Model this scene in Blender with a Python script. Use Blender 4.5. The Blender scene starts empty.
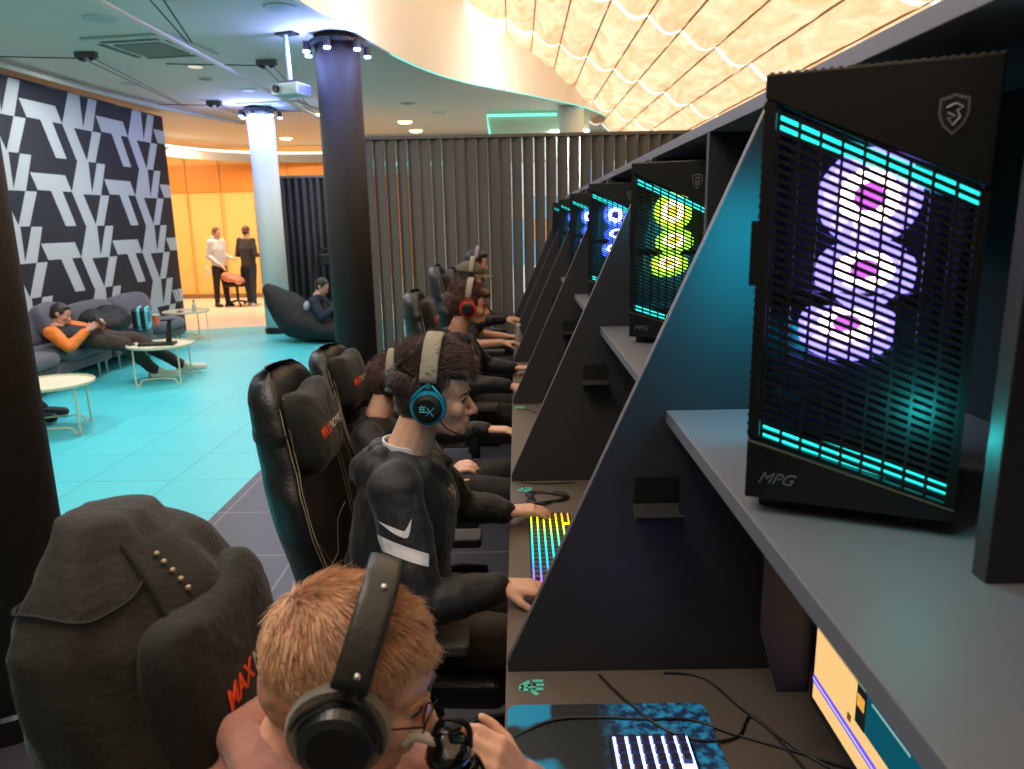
import bpy, bmesh, math, random
from mathutils import Vector, Matrix, Euler, noise
random.seed(7)
sc = bpy.context.scene
col = sc.collection
PI = math.pi
V = Vector
def R(d): return math.radians(d)

# ------------------------------------------------------------------ camera
th, ro, yw = R(12.5), R(-1.1), R(0.6)
_F = V((0, math.cos(th), -math.sin(th))); _R = V((1, 0, 0)); _U = _R.cross(_F)
_M = Matrix.Rotation(yw, 3, 'Z')
_F, _r, _u = _M @ _F, _M @ _R, _M @ _U
_R = _r * math.cos(ro) + _u * math.sin(ro); _U = -_r * math.sin(ro) + _u * math.cos(ro)
cam_d = bpy.data.cameras.new('camera'); cam = bpy.data.objects.new('camera', cam_d); col.objects.link(cam)
cam_d.sensor_width = 36; cam_d.sensor_fit = 'HORIZONTAL'; cam_d.lens = 737 / 1024 * 36
cam_d.clip_start = .02; cam_d.clip_end = 100
m4 = Matrix((_R, _U, -_F)).transposed().to_4x4(); m4.translation = V((0, 0, 1.70))
cam.matrix_world = m4
cam_d.dof.use_dof = True; cam_d.dof.focus_distance = 1.9; cam_d.dof.aperture_fstop = 5.6
sc.camera = cam
sc.view_settings.view_transform = 'Standard'; sc.view_settings.look = 'None'
sc.view_settings.exposure = 0.22; sc.view_settings.gamma = 1; sc.view_settings.use_curve_mapping = False

# ------------------------------------------------------------------ world and lights
w = bpy.data.worlds.new('world'); sc.world = w; w.use_nodes = True
w.node_tree.nodes['Background'].inputs[0].default_value = (.75, .8, 1, 1)
w.node_tree.nodes['Background'].inputs[1].default_value = .12

def light(name, typ, loc, energy, color, size=.3, target=None, size_y=None, spot=None, blend=.5):
    d = bpy.data.lights.new(name, typ); o = bpy.data.objects.new(name, d); col.objects.link(o)
    o.location = loc; d.energy = energy; d.color = color
    if typ == 'AREA':
        d.size = size
        if size_y: d.shape = 'RECTANGLE'; d.size_y = size_y
    elif typ in ('POINT', 'SPOT'):
        d.shadow_soft_size = size
        if typ == 'SPOT': d.spot_size = spot or R(90); d.spot_blend = blend
    if target is not None:
        o.rotation_euler = (V(target) - V(loc)).to_track_quat('-Z', 'Y').to_euler()
    return o

WARM = (1, .82, .62); TEAL = (.1, .85, .9)
# cove lights aimed at the white upstand, then an added fill over the desks
light('upstand_light', 'AREA', (-.75, 7.3, 4.35), 17, (1, .93, .86), .3, (-1.6, 7.2, 4.1), 3)
light('upstand_light', 'AREA', (-.9, 5.0, 4.5), 26, (1, .93, .86), .3, (-1.9, 4.8, 4.1), 3)
light('upstand_light', 'AREA', (.2, 10.2, 3.95), 14, (1, .9, .78), .3, (-.4, 10.8, 3.8), 2)
light('desk_fill_overhead', 'AREA', (-.9, .6, 3.9), 20, (1, .9, .8), .7, (-.35, 1.4, 1.0))  # warm fill light added out of view above the desks
# ceiling downlights over the lounge
for x, y, e in ((-3.6, 7.0, 44), (-2.9, 4.2, 44), (-3.6, 9.8, 40), (-4.6, 5.6, 30), (-2.6, 12.5, 24), (-4.9, 9.0, 18)):
    light('lounge_downlight', 'AREA', (x, y, 3.46), e, (.95, .97, 1), .35, (x, y, 0))
light('lounge_downlight', 'AREA', (-1.5, 1.4, 3.46), 14, (.95, .92, .9), .4, (-1.0, 1.4, 0))
# amber room at the back
for x, y in ((-8.3, 16.0), (-6.6, 15.6), (-5.0, 15.6)):
    light('amber_lamp', 'AREA', (x, y, 3.3), 62, (1, .78, .50), .6, (x, y + .8, 0))
# daylight room behind the slats
light('bright_room_lamp', 'AREA', (1.2, 12.5, 3.0), 60, (.8, .9, 1), 1.2, (1.2, 13.5, 0))
light('bright_room_lamp', 'AREA', (-1.2, 12.5, 3.0), 30, (1, .75, .6), .8, (-1.2, 13.5, 0))

# ------------------------------------------------------------------ materials
def lin(c): return c / 12.92 if c <= .04045 else ((c + .055) / 1.055) ** 2.4
def rgb(h):
    h = h.lstrip('#'); return tuple(lin(int(h[i:i+2], 16) / 255) for i in (0, 2, 4))
MATS = {}
def mat(name, c, rough=.6, metal=0, bump=0, bscale=40, var=0, vscale=6, emit=0, ecol=None, sheen=0, coat=0, trans=0, alpha=1, sss=0, spec=.5):
    if name in MATS: return MATS[name]
    m = bpy.data.materials.new(name); m.use_nodes = True; nt = m.node_tree; b = nt.nodes['Principled BSDF']
    c = rgb(c) if isinstance(c, str) else c
    b.inputs['Base Color'].default_value = (*c, 1); b.inputs['Roughness'].default_value = rough; b.inputs['Metallic'].default_value = metal
    b.inputs['Specular IOR Level'].default_value = spec
    if emit:
        e = rgb(ecol) if isinstance(ecol, str) else (ecol or c)
        b.inputs['Emission Color'].default_value = (*e, 1); b.inputs['Emission Strength'].default_value = emit
    if sheen: b.inputs['Sheen Weight'].default_value = sheen; b.inputs['Sheen Roughness'].default_value = .4
    if coat: b.inputs['Coat Weight'].default_value = coat; b.inputs['Coat Roughness'].default_value = .15
    if trans: b.inputs['Transmission Weight'].default_value = trans
    if sss: b.inputs['Subsurface Weight'].default_value = sss; b.inputs['Subsurface Radius'].default_value = (.012, .005, .003); b.inputs['Subsurface Scale'].default_value = 1
    if alpha < 1: b.inputs['Alpha'].default_value = alpha
    tc = nt.nodes.new('ShaderNodeTexCoord')
    if bump:
        n = nt.nodes.new('ShaderNodeTexNoise'); n.inputs['Scale'].default_value = bscale; n.inputs['Detail'].default_value = 5
        nt.links.new(tc.outputs['Object'], n.inputs['Vector'])
        bp = nt.nodes.new('ShaderNodeBump'); bp.inputs['Strength'].default_value = bump; bp.inputs['Distance'].default_value = .01
        nt.links.new(n.outputs[0], bp.inputs['Height']); nt.links.new(bp.outputs[0], b.inputs['Normal'])
    if var:
        n = nt.nodes.new('ShaderNodeTexNoise'); n.inputs['Scale'].default_value = vscale; n.inputs['Detail'].default_value = 4
        nt.links.new(tc.outputs['Object'], n.inputs['Vector'])
        r = nt.nodes.new('ShaderNodeValToRGB'); r.color_ramp.elements[0].position = .3; r.color_ramp.elements[1].position = .7
        r.color_ramp.elements[0].color = (*[x * (1 - var) for x in c], 1); r.color_ramp.elements[1].color = (*[min(1, x * (1 + var)) for x in c], 1)
        nt.links.new(n.outputs[0], r.inputs[0]); nt.links.new(r.outputs[0], b.inputs['Base Color'])
    MATS[name] = m; return m
def emat(name, c, s):
    if name in MATS: return MATS[name]
    m = bpy.data.materials.new(name); m.use_nodes = True; nt = m.node_tree; nt.nodes.clear()
    e = nt.nodes.new('ShaderNodeEmission'); o = nt.nodes.new('ShaderNodeOutputMaterial')
    c = rgb(c) if isinstance(c, str) else c
    e.inputs[0].default_value = (*c, 1); e.inputs[1].default_value = s; nt.links.new(e.outputs[0], o.inputs[0])
    MATS[name] = m; return m
def tile_mat(name, c1, c2, mortar, size, rough, ms=.006, metal=0):
    m = bpy.data.materials.new(name); m.use_nodes = True; nt = m.node_tree; b = nt.nodes['Principled BSDF']
    tc = nt.nodes.new('ShaderNodeTexCoord'); br = nt.nodes.new('ShaderNodeTexBrick')
    br.offset = 0; br.inputs['Color1'].default_value = (*rgb(c1), 1); br.inputs['Color2'].default_value = (*rgb(c2), 1); br.inputs['Mortar'].default_value = (*rgb(mortar), 1)
    br.inputs['Scale'].default_value = 1; br.inputs['Brick Width'].default_value = size; br.inputs['Row Height'].default_value = size; br.inputs['Mortar Size'].default_value = ms; br.inputs['Mortar Smooth'].default_value = .3
    nt.links.new(tc.outputs['Object'], br.inputs['Vector']); nt.links.new(br.outputs[0], b.inputs['Base Color'])
    b.inputs['Roughness'].default_value = rough
    return m

# ------------------------------------------------------------------ helpers
def tag(o, label=None, cat=None, group=None, kind=None):
    if label: o['label'] = label
    if cat: o['category'] = cat
    if group: o['group'] = group
    if kind: o['kind'] = kind
    return o
def thing(name, label, cat, loc=(0, 0, 0), rz=0, group=None):
    o = bpy.data.objects.new(name, None); col.objects.link(o); o.location = loc; o.rotation_euler = (0, 0, rz)
    o.empty_display_size = .05
    return tag(o, label, cat, group)
def obj(name, bm, m, parent=None, smooth=False, bevel=0, label=None):
    me = bpy.data.meshes.new(name); bmesh.ops.recalc_face_normals(bm, faces=bm.faces); bm.to_mesh(me); bm.free()
    o = bpy.data.objects.new(name, me); col.objects.link(o)
    for mm in (m if isinstance(m, (list, tuple)) else [m]): me.materials.append(mm)
    if smooth:
        for p in me.polygons: p.use_smooth = True
    if parent: o.parent = parent
    if bevel:
        bv = o.modifiers.new('bevel', 'BEVEL'); bv.width = bevel; bv.segments = 2; bv.limit_method = 'ANGLE'
    if label: o['label'] = label
    return o
def struct(name, bm, m, **k):
    o = obj(name, bm, m, **k)
    if not k.get('parent'): o['kind'] = 'structure'
    return o
def copy_tree(o, parent=None):
    c = o.copy(); col.objects.link(c)
    if parent: c.parent = parent
    for ch in [x for x in o.children]: copy_tree(ch, c)
    return c
def B(): return bmesh.new()
def bx(bm, c, s, rot=None, mi=0):
    r = bmesh.ops.create_cube(bm, size=1)
    M = Matrix.Translation(c) @ (rot.to_4x4() if rot else Matrix()) @ Matrix.Diagonal((*s, 1))
    bmesh.ops.transform(bm, matrix=M, verts=r['verts'])
    if mi:
        for f in {f for v in r['verts'] for f in v.link_faces}: f.material_index = mi
    return bm
def b2(bm, x0, x1, y0, y1, z0, z1, mi=0): return bx(bm, ((x0+x1)/2, (y0+y1)/2, (z0+z1)/2), (abs(x1-x0), abs(y1-y0), abs(z1-z0)), mi=mi)
def frame(d):
    d = V(d).normalized(); a = V((0, 0, 1)) if abs(d.z) < .95 else V((1, 0, 0))
    x = a.cross(d).normalized(); return x, d.cross(x)
def tube(bm, pts, r, n=8, closed=False, mi=0, flat=None):
    """sweep along pts; r number or list; flat=(vector,width,thick) gives a flat strap section"""
    pts = [V(p) for p in pts]; N = len(pts); rings = []
    prev = None
    for i, p in enumerate(pts):
        a = pts[(i-1) % N] if (closed or i > 0) else p; b = pts[(i+1) % N] if (closed or i < N-1) else p
        d = (b - a)
        if d.length < 1e-7: d = V((0, 0, 1))
        d.normalize()
        if flat:
            x = V(flat[0]); x = (x - d * x.dot(d)).normalized(); y = d.cross(x)
        else:
            if prev is None: x, y = frame(d)
            else:
                x = (prev - d * prev.dot(d))
                x = x.normalized() if x.length > 1e-6 else frame(d)[0]; y = d.cross(x)
            prev = x
        rr = r[i] if isinstance(r, (list, tuple)) else r
        ring = []
        for k in range(n):
            t = 2*PI*(k+.5)/n
            if flat:
                sx = (abs(math.cos(t))**.4)*math.copysign(1, math.cos(t)); sy = (abs(math.sin(t))**.4)*math.copysign(1, math.sin(t))
                q = p + x*sx*flat[1]/2 + y*sy*flat[2]/2
            else: q = p + (x*math.cos(t) + y*math.sin(t)) * rr
            ring.append(bm.verts.new(q))
        rings.append(ring)
    L = N if closed else N-1
    for i in range(L):
        A, C = rings[i], rings[(i+1) % N]
        for k in range(n):
            f = bm.faces.new((A[k], A[(k+1) % n], C[(k+1) % n], C[k])); f.material_index = mi
    if not closed:
        for rg in (rings[0], rings[-1]):
            f = bm.faces.new(rg); f.material_index = mi
    return bm
def cyl(bm, p0, p1, r0, r1=None, n=24, mi=0): return tube(bm, [p0, p1], [r0, r0 if r1 is None else r1], n, mi=mi)
def lathe(bm, prof, c=(0, 0, 0), n=32, M=None, mi=0):
    """prof: list of (r,z)"""
    rings = []
    for r, z in prof:
        ring = []
        for k in range(n):
            t = 2*PI*k/n; p = V((max(r, .0003)*math.cos(t), max(r, .0003)*math.sin(t), z))
            p = (M @ p) if M else p
            ring.append(bm.verts.new(p + V(c)))
        rings.append(ring)
    for i in range(len(rings)-1):
        for k in range(n):
            f = bm.faces.new((rings[i][k], rings[i][(k+1) % n], rings[i+1][(k+1) % n], rings[i+1][k])); f.material_index = mi
    bm.faces.new(rings[0]).material_index = mi; bm.faces.new(rings[-1]).material_index = mi
    return bm
def ell(bm, c, r, rot=None, sub=3, mi=0):
    s = bmesh.ops.create_icosphere(bm, subdivisions=sub, radius=1)
    M = Matrix.Translation(c) @ (rot.to_4x4() if rot else Matrix()) @ Matrix.Diagonal((*r, 1))
    bmesh.ops.transform(bm, matrix=M, verts=s['verts'])
    if mi:
        for f in {f for v in s['verts'] for f in v.link_faces}: f.material_index = mi
    return bm
def prism(bm, poly, axis, a0, a1, mi=0):
    """poly 2D in the two other axes; extruded from a0 to a1 along axis"""
    def P(u, v, a):
        return {'x': (a, u, v), 'y': (u, a, v), 'z': (u, v, a)}[axis]
    A = [bm.verts.new(P(u, v, a0)) for u, v in poly]; C = [bm.verts.new(P(u, v, a1)) for u, v in poly]
    n = len(poly); bm.faces.new(A).material_index = mi; bm.faces.new(C).material_index = mi
    for i in range(n): bm.faces.new((A[i], A[(i+1) % n], C[(i+1) % n], C[i])).material_index = mi
    return bm
def grid(bm, fn, nu, nv, closed_u=False, mi=0):
    vs = [[bm.verts.new(fn(i/(nu if closed_u else nu-1), j/(nv-1))) for i in range(nu)] for j in range(nv)]
    for j in range(nv-1):
        for i in range(nu if closed_u else nu-1):
            i2 = (i+1) % nu
            bm.faces.new((vs[j][i], vs[j][i2], vs[j+1][i2], vs[j+1][i])).material_index = mi
    return vs
def text(name, s, size, m, parent, M, shear=0, ext=.0006, spacing=1, bold=0):
    cu = bpy.data.curves.new(name, 'FONT'); cu.body = s; cu.size = size; cu.extrude = ext; cu.shear = shear; cu.space_character = spacing
    cu.offset = bold; cu.align_x = 'CENTER'; cu.align_y = 'CENTER'; cu.resolution_u = 3
    t = bpy.data.objects.new(name, cu); col.objects.link(t)
    dg = bpy.context.evaluated_depsgraph_get(); me = bpy.data.meshes.new_from_object(t.evaluated_get(dg))
    bpy.data.objects.remove(t); me.materials.clear(); me.materials.append(m)
    me.transform(M)
    o = bpy.data.objects.new(name, me); col.objects.link(o); o.parent = parent
    return o
def basis(o, x, y):
    """matrix at o with local x and y directions"""
    x = V(x).normalized(); y = V(y); y = (y - x*y.dot(x)).normalized(); z = x.cross(y)
    M = Matrix((x, y, z)).transposed().to_4x4(); M.translation = V(o); return M
def smoothpath(pts, k=6):
    pts = [V(p) for p in pts]; out = []
    for i in range(len(pts)-1):
        p0 = pts[max(i-1, 0)]; p1 = pts[i]; p2 = pts[i+1]; p3 = pts[min(i+2, len(pts)-1)]
        for j in range(k):
            t = j/k
            out.append(.5*((2*p1) + (p2-p0)*t + (2*p0-5*p1+4*p2-p3)*t*t + (3*p1-p0-3*p2+p3)*t**3))
    out.append(pts[-1]); return out
# ------------------------------------------------------------------ blob modelling: shapes fused into one skin
def cap(p0, p1, r0, r1=None): return ('c', V(p0), V(p1), r0, r0 if r1 is None else r1)
def el(c, r, rot=None): return ('e', V(c), r, rot)
CL = {}
def clouds(scale):
    if scale not in CL:
        t = bpy.data.textures.new('folds_%d' % int(scale*1000), 'CLOUDS'); t.noise_scale = scale; t.noise_depth = 2; CL[scale] = t
    return CL[scale]
def blob(name, prims, m, parent=None, voxel=.006, smooth=4, fold=0, fscale=.07, M=None, sub=2):
    bm = B()
    for p in prims:
        if p[0] == 'c':
            _, a, b, r0, r1 = p
            ell(bm, a, (r0,)*3, sub=sub); ell(bm, b, (r1,)*3, sub=sub)
            if (b-a).length > 1e-4: cyl(bm, a, b, r0*.985, r1*.985, 14)
        else: ell(bm, p[1], p[2], p[3], sub=sub+1 if max(p[2]) > .05 else sub)
    if M: bmesh.ops.transform(bm, matrix=M, verts=bm.verts)
    o = obj(name, bm, m, parent, smooth=True)
    rm = o.modifiers.new('fuse', 'REMESH'); rm.mode = 'VOXEL'; rm.voxel_size = voxel; rm.use_smooth_shade = True
    if smooth:
        s = o.modifiers.new('smooth', 'SMOOTH'); s.factor = .5; s.iterations = smooth
    if fold:
        d = o.modifiers.new('folds', 'DISPLACE'); d.texture = clouds(fscale); d.strength = fold; d.mid_level = .5; d.texture_coords = 'LOCAL'
    return o
# ================================================================== the setting
M_turq = tile_mat('turquoise_floor_tiles', '#4fccd2', '#49c6cf', '#3bb0b9', .6, .42, .008)
M_pale = tile_mat('pale_floor_tiles', '#f0dccb', '#eed8c6', '#d6bca8', .6, .4, .006)
M_dark = tile_mat('dark_floor_tiles', '#3a3840', '#3d3b44', '#74706f', .6, .45, .006)
M_ceil = mat('painted_ceiling', '#d8cebf', .8, bump=.05, bscale=60)
M_white = mat('white_plaster', '#e6dfd5', .8)
M_ink = mat('mural_black', '#1f2029', .7, var=.1, vscale=3)
M_muralw = mat('mural_white', '#b9bdc0', .7)
def poly(bm, pts, z, mi=0):
    f = bm.faces.new([bm.verts.new((x, y, z)) for x, y in pts]); f.material_index = mi; return bm
bm = B(); prism(bm, [(-7, -3.5), (-1.86, -3.5), (-1.86, 11.2), (-.2, 11.2), (-.2, 14.0), (-5.6, 12.35), (-7, 12.0)], 'z', -.05, 0); struct('floor', bm, M_turq)
bm = B(); prism(bm, [(-10, 11.1), (-7, 12.0), (-5.6, 12.35), (-.2, 14.0), (5, 14.0), (5, 18.2), (-10, 18.2)], 'z', -.05, 0); struct('floor', bm, M_pale)
bm = B(); prism(bm, [(-1.86, -3.5), (5, -3.5), (5, 14.0), (-.2, 14.0), (-.2, 11.2), (-1.86, 11.2)], 'z', -.05, 0); struct('floor', bm, M_dark)
# pale chevron marking on the dark floor
bm = B(); tube(bm, [(-1.80, 3.66, .002), (-1.62, 3.60, .002), (-1.66, 3.42, .002)], .01, 4); struct('trim_1', bm, mat('pale_floor_line', '#b8a890', .7))

CE = [(-1.9, -3.5), (-1.9, 3.0), (-1.86, 5.0), (-1.744, 6.56), (-1.58, 7.26), (-1.33, 8.5), (-1.018, 9.51), (-.64, 10.25), (-.2, 10.84), (.69, 11.99), (1.29, 13.0), (1.7, 14.4), (1.9, 18.2)]
CZ = 3.5
cc = [p.to_tuple() for p in smoothpath([(x, y, 0) for x, y in CE], 4)]
bm = B(); prism(bm, [(-10, 18.2), (-10, -3.5)] + [(p[0], p[1]) for p in cc], 'z', CZ, CZ+.12); struct('ceiling', bm, M_ceil)
# white upstand that rises from the ceiling edge to the canopy
bm = B(); grid(bm, lambda u, v: (cc[min(int(round(u*(len(cc)-1))), len(cc)-1)][0]+.02, cc[min(int(round(u*(len(cc)-1))), len(cc)-1)][1], CZ-.02+v*2.2), len(cc), 2)
fa = struct('trim_2', bm, mat('white_upstand', '#f5f1ea', .8)); so = fa.modifiers.new('s', 'SOLIDIFY'); so.thickness = .04
# cyan light line along the ceiling edge
bm = B(); tube(bm, [(p[0]-.0, p[1], CZ-.015) for p in cc[20:] if p[1] < 15.8], .012, 6)
o = obj('light_strip', bm, emat('cyan_strip', (.12, .85, .72), 1.6)); tag(o, 'thin cyan light line along the curved ceiling edge under the white band', 'light strip')

# far end of the room
M_amber = mat('amber_wall', '#f5bf72', .6)
bm = B(); b2(bm, -10, -3.3, 18.0, 18.15, 0, 3.5); struct('wall_back', bm, M_amber)
M_wallg = mat('grey_green_wall', '#b9bfae', .8)
bm = B(); b2(bm, -3.3, 5, 16.0, 16.15, 0, 5.4); struct('wall_far', bm, M_wallg)
bm = B(); b2(bm, -3.38, -3.28, 16.0, 18.15, 0, 3.5); struct('wall_return', bm, M_wallg)
bm = B(); b2(bm, -10.1, -10, -3.5, 18.2, 0, 3.5); struct('wall_outer', bm, M_amber)
bm = B(); b2(bm, 4.0, 4.1, -3.5, 16, 0, 3.2); struct('wall_right', bm, mat('warm_grey_wall', '#8c857c', .8))
bm = B(); b2(bm, -10, 4, -3.6, -3.5, 0, 5.6); struct('wall_front', bm, mat('warm_grey_wall', '#8c857c', .8))
# orange upper band of the amber wall and vertical joints
bm = B(); b2(bm, -10, -3.3, 17.96, 18.0, 2.5, 3.12); struct('trim_3', bm, mat('orange_band', '#e08a26', .5))
bm = B()
for x in (-9.3, -8.55, -7.8, -7.0, -6.2, -5.4): b2(bm, x-.012, x+.012, 17.93, 17.955, .05, 3.3)
struct('trim_4', bm, mat('amber_joint', '#c99a5c', .5))
bm = B(); b2(bm, -10, -3.3, 17.93, 18.0, 0, .1); struct('baseboard_back', bm, mat('brown_base', '#8a6a4c', .6))
# curved drop under the ceiling with a bright cove strip
cv = smoothpath([(-6.2, 12.7, 0), (-6.75, 13.6, 0), (-7.0, 14.9, 0), (-6.75, 16.0, 0), (-6.2, 16.8, 0), (-5.2, 17.4, 0), (-3.4, 17.6, 0)], 6)
bm = B(); tube(bm, [(p[0], p[1], 3.30) for p in cv], .022, 8)
o = obj('light_strip', bm, emat('cove_white', (.45, .95, .9), 2.4)); tag(o, 'bright curved white cyan cove light above the amber wall', 'light strip')
bm = B(); grid(bm, lambda u, v: (cv[int(round(u*(len(cv)-1)))][0]-.06, cv[int(round(u*(len(cv)-1)))][1]+.06, 3.1+v*.16), len(cv), 2)
o = struct('trim_5', bm, mat('cove_board', '#8d8482', .8)); so = o.modifiers.new('s', 'SOLIDIFY'); so.thickness = .05

# ---- mural wall
A0 = V((-5.6, 12.3, 0)); A1 = V((-5.98, 3.0, 0)); wd = (A1-A0).normalized(); wn = V((-wd.y, wd.x, 0))
if wn.x < 0: wn = -wn
WL = (A1-A0).length; WT = 3.42
bm = B()
q = [A0, A1, A1-wn*.12, A0-wn*.12]
prism(bm, [(p.x, p.y) for p in q], 'z', 0, WT); struct('wall_left', bm, M_ink)
def clip(poly, f):      # keep f(p) >= 0
    out = []
    for i in range(len(poly)):
        a, b = poly[i], poly[(i+1) % len(poly)]; fa_, fb = f(a), f(b)
        if fa_ >= 0: out.append(a)
        if fa_*fb < 0: t = fa_/(fa_-fb); out.append((a[0]+(b[0]-a[0])*t, a[1]+(b[1]-a[1])*t))
    return out
T = [[(3.31, 3.2), (2.66, 3.2), (2.57, 3.0), (3.22, 3.0)], [(2.98, 3.0), (2.76, 3.0), (2.58, 2.575), (2.79, 2.575)]]
D = [[(2.36, 3.41), (2.13, 3.41), (2.14, 3.0), (2.57, 3.0)], [(1.94, 3.40), (1.75, 3.40), (1.94, 2.98), (2.14, 3.0)], [(2.14, 3.0), (1.94, 2.98), (2.34, 2.98), (2.57, 3.0)],
     [(2.57, 3.0), (2.34, 2.98), (2.15, 2.58), (2.38, 2.58)], [(1.95, 2.98), (1.75, 2.98), (1.97, 2.575), (2.16, 2.575)]]
bm = B()
for kx in range(-2, 5):
    for kz in range(-1, 5):
        for pl in T + D:
            pl2 = [(s + kx*1.49, z - kz*.83) for s, z in pl]
            for f in (lambda p: p[0], lambda p: WL-p[0], lambda p: WT-.01-p[1], lambda p: p[1]-.01):
                pl2 = clip(pl2, f)
                if len(pl2) < 3: break
            if len(pl2) < 3: continue
            pts = [A0 + wd*s + wn*.004 + V((0, 0, z)) for s, z in pl2]
            try: bm.faces.new([bm.verts.new(p) for p in pts])
            except Exception: pass
o = obj('wall_mural', bm, M_muralw); tag(o, 'large black and white geometric letter pattern mural covering the wall behind the sofa', 'mural')
# ceiling rail above the mural
bm = B(); tube(bm, smoothpath([(-5.55, 4.5, 3.44), (-5.5, 8, 3.44), (-5.3, 11, 3.44), (-4.7, 13.4, 3.44)], 5), .035, 8)
o = obj('ceiling_rail', bm, mat('rail_grey', '#b9b7ab', .5)); tag(o, 'grey curved rail under the ceiling just above the patterned mural', 'rail')

# ---- fabric canopy over the desks (sloping, pleated), with its light panel above
CA, CB = 4.2, .45
seams = [-.95, -.6, -.09, .25, .6, .95, 1.3, 1.62, 1.96, 2.3, 2.64, 2.98, 3.35, 3.7]
batt = [-2.7, -.1, 2.5, 5.1, 7.75, 10.3, 12.9, 14.6]
fab = bpy.data.materials.new('pleated_fabric'); fab.use_nodes = True; nt = fab.node_tree; nt.nodes.clear()
out = nt.nodes.new('ShaderNodeOutputMaterial'); tr = nt.nodes.new('ShaderNodeBsdfTranslucent'); df = nt.nodes.new('ShaderNodeBsdfDiffuse'); mx = nt.nodes.new('ShaderNodeMixShader')
tc = nt.nodes.new('ShaderNodeTexCoord'); mp = nt.nodes.new('ShaderNodeMapping'); mp.inputs['Scale'].default_value = (3.2, 1.2, 3.2)
mp.inputs['Rotation'].default_value = (0, 0, .5)
nz = nt.nodes.new('ShaderNodeTexNoise'); nz.inputs['Scale'].default_value = 1.6; nz.inputs['Detail'].default_value = 4; nz.inputs['Distortion'].default_value = 1.2
rp = nt.nodes.new('ShaderNodeValToRGB'); rp.color_ramp.elements[0].position = .32; rp.color_ramp.elements[1].position = .68
rp.color_ramp.elements[0].color = (.84, .56, .34, 1); rp.color_ramp.elements[1].color = (1, .84, .64, 1)  # dark and light ends put wrinkle shading into the fabric colour
bp = nt.nodes.new('ShaderNodeBump'); bp.inputs['Strength'].default_value = .9; bp.inputs['Distance'].default_value = .06
L = nt.links.new
L(tc.outputs['Object'], mp.inputs[0]); L(mp.outputs[0], nz.inputs['Vector']); L(nz.outputs[0], rp.inputs[0]); L(nz.outputs[0], bp.inputs['Height'])
L(rp.outputs[0], tr.inputs[0]); L(rp.outputs[0], df.inputs[0]); L(bp.outputs[0], tr.inputs[1]); L(bp.outputs[0], df.inputs[1])
L(df.outputs[0], mx.inputs[1]); L(tr.outputs[0], mx.inputs[2]); mx.inputs[0].default_value = .7; L(mx.outputs[0], out.inputs[0])
M_seam = mat('canopy_seam', '#b98a4e', .8)
can = thing('fabric_canopy', 'glowing cream pleated fabric canopy sloping over the desk row, bright gaps between its folds', 'canopy', (0, 0, 0))
def left_ok(x, y):  # canopy left boundary
    lim = -.95 if y < 9.9 else -.09
    if y > 12.7: lim = 1.2
    return x >= lim - 1e-6
bm = B(); sb = B()
for j in range(len(batt)-1):
    gb = B()
    y0, y1 = batt[j], batt[j+1]
    for i in range(len(seams)-1):
        x0, x1 = seams[i], seams[i+1]
        if not left_ok(x0, y0): continue
        def fn(u, v):
            x = x0 + (x1-x0)*u; yy = y0 + .0 + (y1-y0-.07)*v
            sag = .10*math.sin(PI*u) * (.35+.65*abs(2*v-1)) + .02*noise.noise((x*5+yy*2, yy*3, 3)) + .008*noise.noise((x*14+yy*6, yy*7, 1))
            swoop = .06*math.sin(PI*u)
            return (x, yy - swoop, CA - CB*x - sag)
        grid(bm, fn, 9, 25)
        for s_ in ((x0,) if i else (x0,)):
            tube(sb, [(s_, y0, CA-CB*s_-.004), (s_, y1, CA-CB*s_-.004)], .010, 4)
        # glowing strip at the batten stands in for light leaking through the gap
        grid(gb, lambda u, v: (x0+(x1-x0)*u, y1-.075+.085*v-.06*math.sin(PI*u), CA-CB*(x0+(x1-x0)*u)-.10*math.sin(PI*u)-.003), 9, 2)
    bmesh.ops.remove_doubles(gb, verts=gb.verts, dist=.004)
    obj('light_gap', gb, emat('canopy_gap', (1, .93, .80), 1.7), can, label='glowing scalloped strip in the gap between two rows of folds')
bmesh.ops.recalc_face_normals(bm, faces=bm.faces)
obj('pleated_fabric', bm, fab, can, smooth=True)
obj('seam', sb, M_seam, can)
bm = B(); f = bm.faces.new([bm.verts.new(p) for p in ((-2.2, -3.4, CA+.45*2.2+.35), (4, -3.4, CA-CB*4+.35), (4, 14.6, CA-CB*4+.35), (-2.2, 14.6, CA+.45*2.2+.35))])
struct('ceiling_light_panel', bm, emat('skylight', (1, .88, .72), 1.75))
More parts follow.
